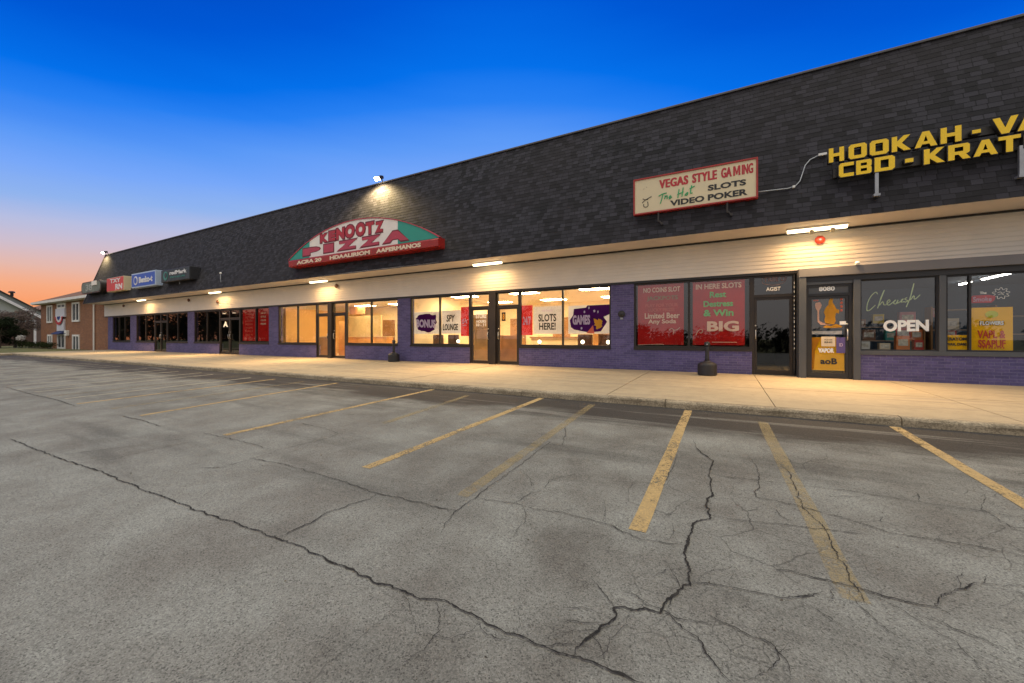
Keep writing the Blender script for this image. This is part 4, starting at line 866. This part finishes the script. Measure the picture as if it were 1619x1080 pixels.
letters('PLEASE', ink, p, 2.17,2.32,.93,.955,yv-.036,.003,.01); letters('RING', ink, p, 2.17,2.32,.86,.90,yv-.036,.003,.03)
p = poster('notice', 'violet notice at the right edge of the smoke shop door', 2.40,2.57,.62,1.0,simple('violet_paper',(.10,.075,.24),.7,0,.06,3),yv-.03,'notice')
letters('ID', P_lilac, p, 2.45,2.52,.78,.86,yv-.042,.003,.02)
tag(panel(2.46,2.58,1.31,1.39,12.117,12.122,inkw,'door_sticker',None), 'small white sticker near the handle of the smoke shop door', 'sticker')
yw = 12.185
tag(letters('OPEN', inkw, None, 3.26,4.03,1.135,1.40,12.148,.003,.045), 'large white letters OPEN on the smoke shop window', 'lettering')
cg = simple('pale_green_neon_tube', (.42,.55,.28), .4, 0, .1, 3)
nb = script('script_sign', cg, None, [[(.75,1.55),(.62,1.75),(.30,1.4),(.05,.75),(.0,.1),(.22,.12),(.6,.55)],[(.75,.25),(.95,1.0),(1.22,1.9),(.98,1.2),(.85,.5),(1.1,.85),(1.2,.55),(1.35,.55)],[(1.35,.6),(1.6,.85),(1.55,1.0),(1.4,.8),(1.5,.5),(1.8,.75)],[(1.8,.75),(2.0,.98),(1.85,.7),(2.0,.6),(2.15,.95),(2.1,.65),(2.35,.85)],[(2.35,.9),(2.5,1.05),(2.35,.75),(2.6,.8)],[(2.75,1.15),(2.6,1.0),(2.8,.85),(2.6,.72)],[(2.7,.3),(3.0,1.3),(3.2,2.4),(3.05,1.6),(2.95,.9),(3.2,1.3),(3.25,.95),(3.6,1.35)]], 2.98,1.62,.255,yw,.009)
tag(nb, 'pale green cursive script sign across the top of the smoke shop window', 'sign')
p = poster('yellow_poster', 'bright yellow poster with lime oval and dripping red letters in the smoke shop window', 4.70,5.31,.72,1.64,P_yel,yw)
shape([(5.0+.095*math.cos(2*math.pi*i/24), 1.49+.075*math.sin(2*math.pi*i/24)) for i in range(24)], simple('lime_ink',(.45,.48,.02),.6), p, yw-.012,.003,'oval')
letters('FLOWERS', ink, p, 4.82,5.18,1.255,1.355,yw-.012,.003,.06); letters('FLOWERS', inkw, p, 4.83,5.17,1.265,1.345,yw-.016,.003,.02)
letters('VAPL &', inkb, p, 4.79,5.20,.98,1.15,yw-.012,.003,.03); letters('SSAPUF', inkb, p, 4.80,5.20,.79,.95,yw-.012,.003,.03)
b = MB()
for i in range(9): b.box(4.83+i*.042,4.845+i*.042,yw-.015,yw-.012,.75+random.random()*.02,.80)
b.build('drip', inkb, p)
p = poster('yellow_strip_poster', 'low yellow poster with two black lines beside the smoke shop window mullion', 4.30,4.64,.73,1.05,P_yel,yw)
letters('KRATOM', ink, p, 4.31,4.63,.93,1.0,yw-.012,.003,.04); letters('WAX, DABS', ink, p, 4.31,4.63,.81,.88,yw-.012,.003,.04)
p = tag(shape([(4.69,1.74),(5.0,1.74),(5.05,1.80),(5.06,1.88),(4.95,1.91),(4.72,1.90),(4.685,1.84)], P_deepred, None, yw,.004,'red_swoosh_sign'), 'red swoosh sign hanging above the yellow poster', 'sign'); p.data.materials[0] = mat_paper('bright_red_print',(.55,.03,.05))
letters('The', inkw, p, 4.83,4.93,1.93,1.98,yw,.003,.02); letters('Smoke', P_lilac, p, 4.73,5.0,1.77,1.87,yw-.006,.003,.0)
tag(script('burst_sign', inkw, None, [[(math.cos(a)*(1+.22*math.sin(a*9)), .95*math.sin(a)*(1+.22*math.sin(a*9))) for a in [2*math.pi*i/60 for i in range(61)]],[(-.5,.1),(-.1,.3),(.2,.0),(.5,.25)],[(-.4,-.3),(0,-.1),(.4,-.3)]], 5.14,1.93,.105,yw,.004), 'white outlined star burst above the yellow poster', 'sign')

# ------------------------------------------------------------------ furnishings seen through the glass
def shelf(x, y, lab, w=1.0, h=1.5, rot=0, cols=()):
    r = empty('display_shelf', (x,y,.015), lab, 'shelf', 'display shelves in the smoke shop')
    b = MB(); b.box(x-w/2,x-w/2+.03,y,y+.35,.015,h); b.box(x+w/2-.03,x+w/2,y,y+.35,.015,h); b.build('side_panel', M['wood'], r)
    b = MB()
    for k in range(4): b.box(x-w/2+.031,x+w/2-.031,y,y+.35,.2+k*(h-.3)/3,.225+k*(h-.3)/3)
    b.build('shelf_board', mat_shelf(), r); return r
rnd = random.Random(4)
colors = {'orange':(.62,.16,.03),'red':(.5,.04,.03),'teal':(.03,.28,.26),'cream':(.6,.5,.36),'yellow':(.6,.45,.06),'pink':(.55,.22,.25),'white':(.6,.58,.55),'brown':(.22,.10,.05),'green':(.10,.35,.12)}
shelf(3.6,13.3,'wooden display shelf behind the OPEN lettering',1.5,1.35); shelf(5.0,13.3,'wooden display shelf behind the yellow poster',1.1,1.75); shelf(6.6,14.0,'wooden display shelf at the edge of view in the smoke shop',1.4,1.6)
def pack(x, y, z, w, h, d, c, lab):
    m_ = simple(c+'_carton', colors[c], .5, 0, .15, 6); o = empty('product_box', (x,y,z), lab, 'product box', 'product boxes in the smoke shop window')
    b = MB(); b.box(x-w/2,x+w/2,y-d/2,y+d/2,z,z+h); b.build('carton', m_, o, bevel=.006)
    b = MB(); b.box(x-w*.36,x+w*.36,y-d/2-.003,y-d/2-.0005,z+h*.3,z+h*.75); b.build('label_panel', simple('carton_label',(.55,.5,.42),.6,0,.4,20), o)
items = [(3.05,12.75,.70,.22,.20,'white'),(3.42,12.7,.70,.2,.16,'cream'),(3.75,12.72,.70,.24,.34,'orange'),(4.02,12.7,.70,.16,.24,'red'),(3.1,13.45,1.28,.3,.2,'brown'),(3.5,13.45,1.36,.22,.24,'yellow'),(4.05,13.45,1.36,.3,.28,'pink'),(3.95,13.4,.95,.3,.3,'red'),(4.2,13.4,.92,.22,.28,'orange'),(3.72,13.4,.92,.2,.26,'teal'),(3.3,13.4,.92,.26,.28,'brown'),(4.62,13.45,1.50,.26,.22,'pink'),(4.8,13.42,1.2,.3,.26,'cream'),(4.78,13.4,1.02,.24,.16,'red'),(5.3,13.4,1.4,.22,.22,'green')]
desc = ['low on the sill by the door post','low on the sill beneath the O','below the E of OPEN','below the N of OPEN','at the far left of the shelf','under the cursive script','on the shelf right of the script','right of the N','at the right edge behind OPEN','behind the E','behind the O','behind the narrow middle pane','in the narrow middle pane, pale stack','low behind the narrow middle pane','behind the yellow poster']
b = MB(); b.box(2.9,4.15,12.55,12.95,.015,.69); tag(b.build('display_counter', M['wood']), 'low wooden display counter behind the OPEN window', 'counter')
for (x,y,z,w,h,c), dsc in zip(items, desc): pack(x,y,z,w,h,.16,c,'%s product box %s' % (c, dsc))
COOL = glow('cool_tube_glow', (1.0,.93,.85), 40.0)
for y0, y1, lab in ((16.6,18.3,'white tube light on the smoke shop ceiling above the yellow poster'),(18.9,19.7,'short white tube light deeper inside the smoke shop')):
    r = empty('tube_light_fixture', (7.3,(y0+y1)/2,2.92), lab, 'ceiling light'); b = MB(); b.box(7.24,7.36,y0,y1,2.88,2.918); b.build('housing', M['white'], r); b = MB(); b.tube([(7.3,y0+.03,2.86),(7.3,y1-.03,2.86)], .022); b.build('tube', COOL, r)
# vacant shop: partition, door, counter, boards
b = MB(); b.box(-20.6,-17.6,16.4,16.5,.015,2.3); tag(b.build('partition_panel', M['tan']), 'tan partition panel inside the vacant shop, behind the orange counter', 'partition')
r = empty('service_counter', (-17.5,15.2,.015), 'orange laminate counter low inside the vacant shop', 'counter'); b = MB(); b.box(-19.2,-15.9,15.2,15.7,.015,1.02); b.build('front', M['orange'], r); b = MB(); b.box(-19.25,-15.85,15.15,15.75,1.022,1.06); b.build('top', M['tan'], r)
r = empty('wooden_door', (-18.6,18.1,.015), 'brown wooden door at the back of the vacant shop', 'door'); b = MB(); b.box(-19.2,-18.2,18.06,18.11,.015,2.1); b.build('leaf', M['wood'], r); b = MB(); b.lathe([(.03,0),(.03,.05)],10,(-18.32,18.06,1.0),'y'); b.build('handle', M['steel'], r)
b = MB(); b.box(-20.2,-18.9,16.36,16.39,2.4,2.86); tag(b.build('notice_board', simple('rust_board',(.55,.26,.10),.7,0,.3,2.5)), 'rust coloured board high inside the vacant shop', 'board')
r = empty('cabinet', (-19,13.6,.015), 'orange wooden cabinet seen through the left door of the vacant shop', 'cabinet'); b = MB(); b.box(-19.5,-18.45,13.6,14.1,.015,1.0); b.build('carcass', M['orange'], r); b = MB(); b.box(-19.52,-18.43,13.57,14.12,1.002,1.04); b.build('top', M['cream'], r)
b = MB(); b.box(-18.8,-18.3,14.5,14.6,.015,1.9); tag(b.build('wooden_screen', M['orange']), 'orange brown upright screen seen through the right door of the vacant shop', 'partition')
b = MB(); b.box(-21.24,-21.05,12.9,17.9,.015,2.6); tag(b.build('wall_panelling', simple('honey_panelling',(.62,.36,.13),.6,0,.1,1)), 'honey brown panelling along the left wall of the vacant shop', 'panelling')
# slots shop: doors, counter, seats, small lamps
for x, lab in ((-10.6,'brown wooden door at the back of the slots shop, behind the red 24/7 banner'),(-7.9,'brown wooden door at the back, behind the middle mullion of the slots window'),(-5.6,'brown wooden door at the back, behind the orange burst poster')):
    r = empty('wooden_door', (x,20.3,.015), lab, 'door'); b = MB(); b.box(x-.5,x+.5,20.25,20.315,.015,2.1); b.build('leaf', M['wood'], r); b = MB(); b.lathe([(.03,0),(.03,.05)],10,(x+.4,20.25,1.0),'y'); b.build('handle', M['steel'], r)
r = empty('reception_counter', (-6.5,15.8,.015), 'long cream counter with brown top behind the SLOTS poster', 'counter'); b = MB(); b.box(-7.6,-5.4,15.8,16.3,.015,.98); b.build('front', M['cream'], r); b = MB(); b.box(-7.65,-5.35,15.74,16.34,.982,1.03); b.build('top', M['wood'], r)
b = MB(); b.box(-8.4,-7.25,13.95,14.05,.015,1.08); tag(b.build('half_wall', M['orange']), 'orange brown half wall behind the right twin door', 'partition')
b = MB(); b.box(-9.95,-8.95,14.4,14.5,.015,2.0); tag(b.build('wooden_screen', simple('honey_wood',(.58,.40,.19),.6,0,.2,2)), 'tall honey brown wooden screen behind the left twin door', 'partition')
def chair(x, y, lab):
    r = empty('lounge_chair', (x,y,.015), lab, 'chair', 'chairs inside the slots shop')
    b = MB(); b.box(x-.28,x+.28,y-.28,y+.28,.42,.54); b.build('seat', M['upholstery'], r, bevel=.03); b = MB(); b.box(x-.28,x+.28,y+.2,y+.3,.54,1.12); b.build('backrest', M['upholstery'], r, bevel=.03)
    for dx in (-.24,.24):
        for dy in (-.24,.24): b = MB(); b.tube([(x+dx,y+dy,.015),(x+dx,y+dy,.42)], .02); b.build('leg', M['wood'], r)
for x, y, lab in ((-11.35,13.7,'brown lounge chair below the purple splash poster'),(-10.5,13.7,'brown lounge chair under the SPY LOUNGE poster'),(-4.5,13.7,'brown lounge chair under the lilac GAMES letters'),(-3.75,13.8,'brown lounge chair at the right end of the slots window')): chair(x,y,lab)
GLOBE = glow('globe_lamp_glow', (1,.86,.6), 4.0)
for x, y, lab in ((-9.7,13.2,'small white globe lamp under the SPY LOUNGE poster'),(-6.0,13.2,'small white globe lamp at the left under the SLOTS poster'),(-4.35,13.2,'small white globe lamp right of the middle mullion'),(-3.45,13.2,'small white globe lamp near the right jamb of the slots window')):
    r = empty('globe_lamp', (x,y,.015), lab, 'lamp', 'globe lamps on stands in the slots shop'); b = MB(); b.lathe([(.1,.016),(.1,.03),(.012,.04),(.012,.76),(.03,.77)],12,(x,y,0)); b.build('stand', M['bronze'], r); b = MB(); b.lathe([(.02,.77),(.06,.80),(.07,.84),(.06,.88),(.02,.91)],14,(x,y,0)); b.build('globe', GLOBE, r, smooth=True)
# ------------------------------------------------------------------ the far end: brick offices, gabled house, planting
off = empty('brick_office', (-53.5,12.4,-.09), 'two storey brown brick building with white framed windows beyond the far end of the shops', 'building')
b = MB(); b.box(-62.5,-44.42,12.42,24,-.6,4.45); b.build('wall', M['brown'], off)
def hip(x0,x1,y0,y1,z,s,name,mat,parent):
    d = (y1-y0)/2; b = MB(); r0, r1 = (x0+d, (y0+y1)/2, z+s*d), (x1, (y0+y1)/2, z+s*d)
    b.quad((x0,y0,z),(x1,y0,z),r1,r0); b.quad((x1,y1,z),(x0,y1,z),r0,r1); b.bm.faces.new([b.bm.verts.new(p) for p in ((x0,y1,z),(x0,y0,z),r0)]); b.quad((x0,y0,z-.01),(x1,y0,z-.01),(x1,y1,z-.01),(x0,y1,z-.01))
    return b.build(name, mat, parent)
rf = hip(-62.9,-45.4,11.85,24.4,4.56,.475,'roof',M['brownshingle'],off)
b = MB(); b.box(-62.95,-45.4,11.80,11.86,4.36,4.58); b.box(-62.95,-62.89,11.86,24.4,4.36,4.58); b.box(-62.9,-45.4,11.87,12.42,4.34,4.36); b.build('fascia', M['white'], rf)
def owin(x0,x1,z0,z1,name='window',pane=simple('dark_window_pane',(.05,.06,.075),.1,0,.2,1)):
    b = MB(); t=.16; y0,y1=12.34,12.419; b.box(x0,x1,y0,y1,z0,z0+t); b.box(x0,x1,y0,y1,z1-t,z1); b.box(x0,x0+t,y0,y1,z0+t,z1-t); b.box(x1-t,x1,y0,y1,z0+t,z1-t); b.box((x0+x1)/2-.07,(x0+x1)/2+.07,y0+.01,y1,z0+t,z1-t)
    o = b.build(name, M['white'], off); b = MB(); b.box(x0+t,x1-t,12.39,12.415,z0+t,z1-t); b.build('pane', pane, o); return o
owin(-60.3,-58.65,2.45,4.2); owin(-52.85,-50.95,2.42,4.2); owin(-60.1,-58.7,-.05,1.28); owin(-52.75,-51.0,-.55,1.25); owin(-57.0,-54.8,-.1,1.35); owin(-57.1,-54.7,3.75,4.28)
b = MB(); b.box(-57.3,-54.65,12.30,12.42,2.95,3.75); b.box(-56.9,-54.9,12.30,12.42,1.62,2.75); b.build('white_panel', simple('office_white_panel',(.62,.62,.68),.5,0,.05,1), off)
b = MB(); b.prism([(12.42,1.62),(12.42,1.30),(11.95,1.28),(11.95,1.36)],'x',-57.1,-54.7); b.build('awning', simple('navy_awning',(.015,.03,.11),.6,0,.1,1), off)
b = MB(); b.lathe([(.06,-.3),(.06,4.33)],10,(-47.3,12.34,0)); b.build('downspout', M['white'], off)
bun = empty('bunting_flag', (-56,12.2,2.75), 'red, white and blue fan bunting on the brick office wall', 'flag')
for k, (r0, r1, c) in enumerate(((.02,.5,(.02,.04,.2)),(.5,.8,(.62,.6,.6)),(.8,1.15,(.42,.03,.04)))):
    b = MB(); n = 14
    for i in range(n):
        a0_, a1_ = math.pi+math.pi*i/n, math.pi+math.pi*(i+1)/n; y0_ = 12.24-(i%2)*.03; y1_ = 12.24-((i+1)%2)*.03
        b.quad((-56+r0*math.cos(a0_),y0_,3.0+r0*.7*math.sin(a0_)),(-56+r1*math.cos(a0_),y0_,3.0+r1*.7*math.sin(a0_)),(-56+r1*math.cos(a1_),y1_,3.0+r1*.7*math.sin(a1_)),(-56+r0*math.cos(a1_),y1_,3.0+r0*.7*math.sin(a1_)))
    b.build('cloth_band', simple('bunting_cloth_%s' % 'abc'[k], c, .8, 0, .1, 3), bun)
wl = empty('wall_light', (-54.1,12.3,1.45), 'small white wall box beside the navy awning', 'wall box'); b = MB(); b.box(-54.35,-53.75,12.2,12.42,1.15,1.65); b.build('case', M['white'], wl, bevel=.03); b = MB(); b.box(-54.3,-53.8,12.19,12.2,1.3,1.4); b.build('louvre', M['galv'], wl)

hs = empty('gabled_house', (-86,10.5,-.09), 'gabled house with pale siding, wide white rake boards and a dull brick lower wall', 'house')
b = MB(); b.box(-98,-80.4,5.4,15.5,-.5,3.0); b.build('wall', M['dullbrick_side'], hs)
sd_ = simple('pale_house_siding', (.40,.44,.41), .6, 0, .06, 1)
b = MB(); b.prism([(5.4,3.0),(15.5,3.0),(15.5,4.35),(10.45,8.0),(5.4,4.35)],'x',-98,-80.45); b.build('gable_wall', sd_, hs)
sl = 2.24/3.14
def rz(y): return 8.1-sl*abs(y-10.45)+.12
b = MB(); b.prism([(4.9,rz(4.9)),(10.45,rz(10.45)),(16.0,rz(16.0)),(16.0,rz(16.0)+.16),(10.45,rz(10.45)+.16),(4.9,rz(4.9)+.16)],'x',-99,-79.7); hr = b.build('roof', M['bronze'], hs)
b = MB(); b.prism([(4.9,rz(4.9)-.5),(10.45,rz(10.45)-.5),(16.0,rz(16.0)-.5),(16.0,rz(16)),(10.45,rz(10.45)),(4.9,rz(4.9))],'x',-79.98,-79.86); b.build('rake_board', simple('grey_green_rake',(.20,.225,.205),.6,0,.08,1), hr)
b = MB(); b.prism([(4.9,rz(4.9)-.86),(10.45,rz(10.45)-.86),(16.05,rz(16.05)-.86),(16.05,rz(16.05)-.5),(10.45,rz(10.45)-.5),(4.9,rz(4.9)-.5)],'x',-79.92,-79.74); b.build('rake_trim', M['white'], hr)
b = MB(); b.lathe([(.15,rz(13.0)),(.15,rz(13)+.45),(.32,rz(13)+.47),(.30,rz(13)+.62),(.1,rz(13)+.7)],12,(-82.5,13.9,0)); b.build('vent', M['bronze'], hr)
b = MB(); b.box(-79.95,-79.75,15.25,15.45,-.1,3.3); b.build('porch_post', M['white'], hs)
b = MB(); b.box(-80.2,-79.6,12.2,12.3,-.1,1.8); b.box(-80.41,-80.38,11,13.5,.9,2.1); b.build('porch_screen', M['bronze'], hs)
fh = empty('far_house', (-124,26,-.09), 'far house with a low brown roof just above the gabled house eave', 'house')
b = MB(); b.box(-134,-112,24,34,-.5,6.6); b.build('wall', M['dullbrick'], fh); b = MB(); b.prism([(23,6.4),(29,9.2),(35,6.4)],'x',-136,-111); b.build('roof', M['brownshingle'], fh)

def leafy(mb, c, r, n, size, rnd, squash=1.0):
    for _ in range(n):
        d = Vector((rnd.gauss(0,1), rnd.gauss(0,1), rnd.gauss(0,1))).normalized(); k = rnd.random()**.45
        p = Vector(c)+Vector((d.x*r, d.y*r, d.z*r*squash))*k; nrm = Vector((rnd.gauss(0,1), rnd.gauss(0,1), rnd.gauss(0,1))).normalized(); u = nrm.orthogonal().normalized()*size*rnd.uniform(.6,1.3); v = nrm.cross(u).normalized()*size*rnd.uniform(.3,.7)
        mb.quad(p-u, p+v*.8, p+u, p-v*.8)
def tree(name, lab, cat, loc, h, rad, mat, seed, clumps=26, leaves=150, size=.09, trunk_h=.4, grp=None, low=.35):
    rnd = random.Random(seed); x, y, z = loc; r = empty(name, loc, lab, cat, grp); b = MB(); top = Vector((x,y,z+h*.7))
    b.tube([(x,y,z-.2),(x+.04*h*.2,y,z+h*.3),(x,y+.03,z+h*.55),top], [h*.035,h*.027,h*.018,h*.008], 8); f = MB()
    for i in range(clumps):
        a = rnd.uniform(0,2*math.pi); k = rnd.random()**.5; zz = z+h*(low+(1-low)*rnd.random()**.8); wd = rad*(1-.55*max(0,(zz-z)/h-.6)/.4)*k
        c = Vector((x+wd*math.cos(a), y+wd*math.sin(a), zz-.1*h*k*rnd.random()))
        if i < 16: b.tube([(x,y,z+h*rnd.uniform(.3,.55)),(x+(c.x-x)*.5,y+(c.y-y)*.5,(c.z+z+h*.45)/2),c], [h*.012,h*.008,h*.003], 5)
        leafy(f, c, rad*rnd.uniform(.2,.38), leaves, size, rnd, .75)
    b.build('trunk', M['bark'], r); f.build('crown', mat, r); return r
L_brown = mat_leaf('dry_brown_leaf', (.13,.095,.075), (.21,.165,.14)); L_dark = mat_leaf('dark_evergreen_leaf', (.012,.018,.010), (.03,.038,.02)); L_hedge = mat_leaf('hedge_leaf', (.015,.024,.010), (.04,.05,.022)); L_flower = mat_leaf('pale_blossom', (.5,.48,.45), (.7,.68,.66))
tree('ornamental_tree', 'spreading ornamental tree with dry brown leaves in front of the gabled house', 'tree', (-67.5,11.6,-.09), 4.2, 2.3, L_brown, 5, 34, 150, .10)
tree('ornamental_tree', 'second dry brown tree leaning to the frame edge before the pale gable', 'tree', (-66.5,8.2,-.09), 4.3, 2.0, L_brown, 8, 28, 140, .10)
tree('evergreen_tree', 'dark dense evergreen beside the lawn at the far left', 'tree', (-64.5,10.1,-.09), 3.0, 1.5, L_dark, 11, 30, 200, .09, low=.18)
def hedge(x0, x1, y, h, seed, lab):
    rnd = random.Random(seed); r = empty('hedge', ((x0+x1)/2,y,-.09), lab, 'hedge'); f = MB(); n = int((x1-x0)/.35)
    for i in range(n): leafy(f, (x0+(x1-x0)*(i+.5)/n, y+rnd.uniform(-.1,.1), h*.45+rnd.uniform(-.05,.05)), h*.62, 70, .07, rnd, .8)
    f.build('foliage', L_hedge, r); b = MB()
    for i in range(n): xx = x0+(x1-x0)*(i+.5)/n; b.tube([(xx,y,-.2),(xx+.03,y,h*.5)], .02, 5)
    b.build('stem', M['bark'], r)
hedge(-62.2,-54.3,11.5,.62,3,'low dark clipped hedge along the foot of the brick office')
fb = empty('flowering_bush', (-62.6,11.2,-.09), 'small bush topped with pale blossom at the corner of the brick office', 'bush'); f = MB(); rr_ = random.Random(2); leafy(f,(-62.6,11.2,.35),.5,240,.08,rr_); f.build('foliage', L_hedge, fb); f = MB(); leafy(f,(-62.5,11.1,.95),.33,160,.08,rr_); f.build('blossom', L_flower, fb); b = MB(); b.tube([(-62.6,11.2,-.2),(-62.5,11.1,.8)],.03,6); b.build('stem', M['bark'], fb)

# across the road, mirrored in the dark shop windows
b = MB(); b.quad((-300,-52,-1.62),(200,-52,-1.62),(200,-41,-1.62),(-300,-41,-1.62)); tag(b.build('road', M['asphalt']), kind='structure')
b = MB(); rnd = random.Random(21)
L_far = mat_leaf('far_leaf', (.02,.022,.015), (.05,.05,.035))
for i in range(150):
    x = -330+i*3.1+rnd.uniform(-1.5,1.5); y = -60+rnd.uniform(-5,4) - max(0,-x-40)*.05; h = rnd.uniform(9,14) if x < -28 else rnd.uniform(3.6,5.4)
    b.tube([(x,y,-1.7),(x+.2,y,-1.7+h*.6)], [.25,.1], 6)
    if x > -28:
        for k in range(12): leafy(b, (x+rnd.uniform(-1.8,1.8), y+rnd.uniform(-1,1), -1.7+rnd.uniform(.2,2.9)), rnd.uniform(.7,1.2), 60, .2, rnd)
    for k in range(5): leafy(b, (x+rnd.uniform(-1.6,1.6), y+rnd.uniform(-1,1), -1.7+h*rnd.uniform(.35,.95)), rnd.uniform(1.2,2.2), 42, .42, rnd)
for i in range(70):
    x = -118+rnd.uniform(-6,6); y = 2-i*1.15; h = rnd.uniform(8,12)
    b.tube([(x,y,-1.7),(x+.2,y,-1.7+h*.6)], [.25,.1], 6)
    for k in range(7): leafy(b, (x+rnd.uniform(-1.6,1.6), y+rnd.uniform(-1,1), -1.7+h*rnd.uniform(.3,.95)), rnd.uniform(1.3,2.3), 46, .45, rnd)
tag(b.build('far_treeline', L_far), 'dark belt of trees across the road', 'treeline', kind='stuff')
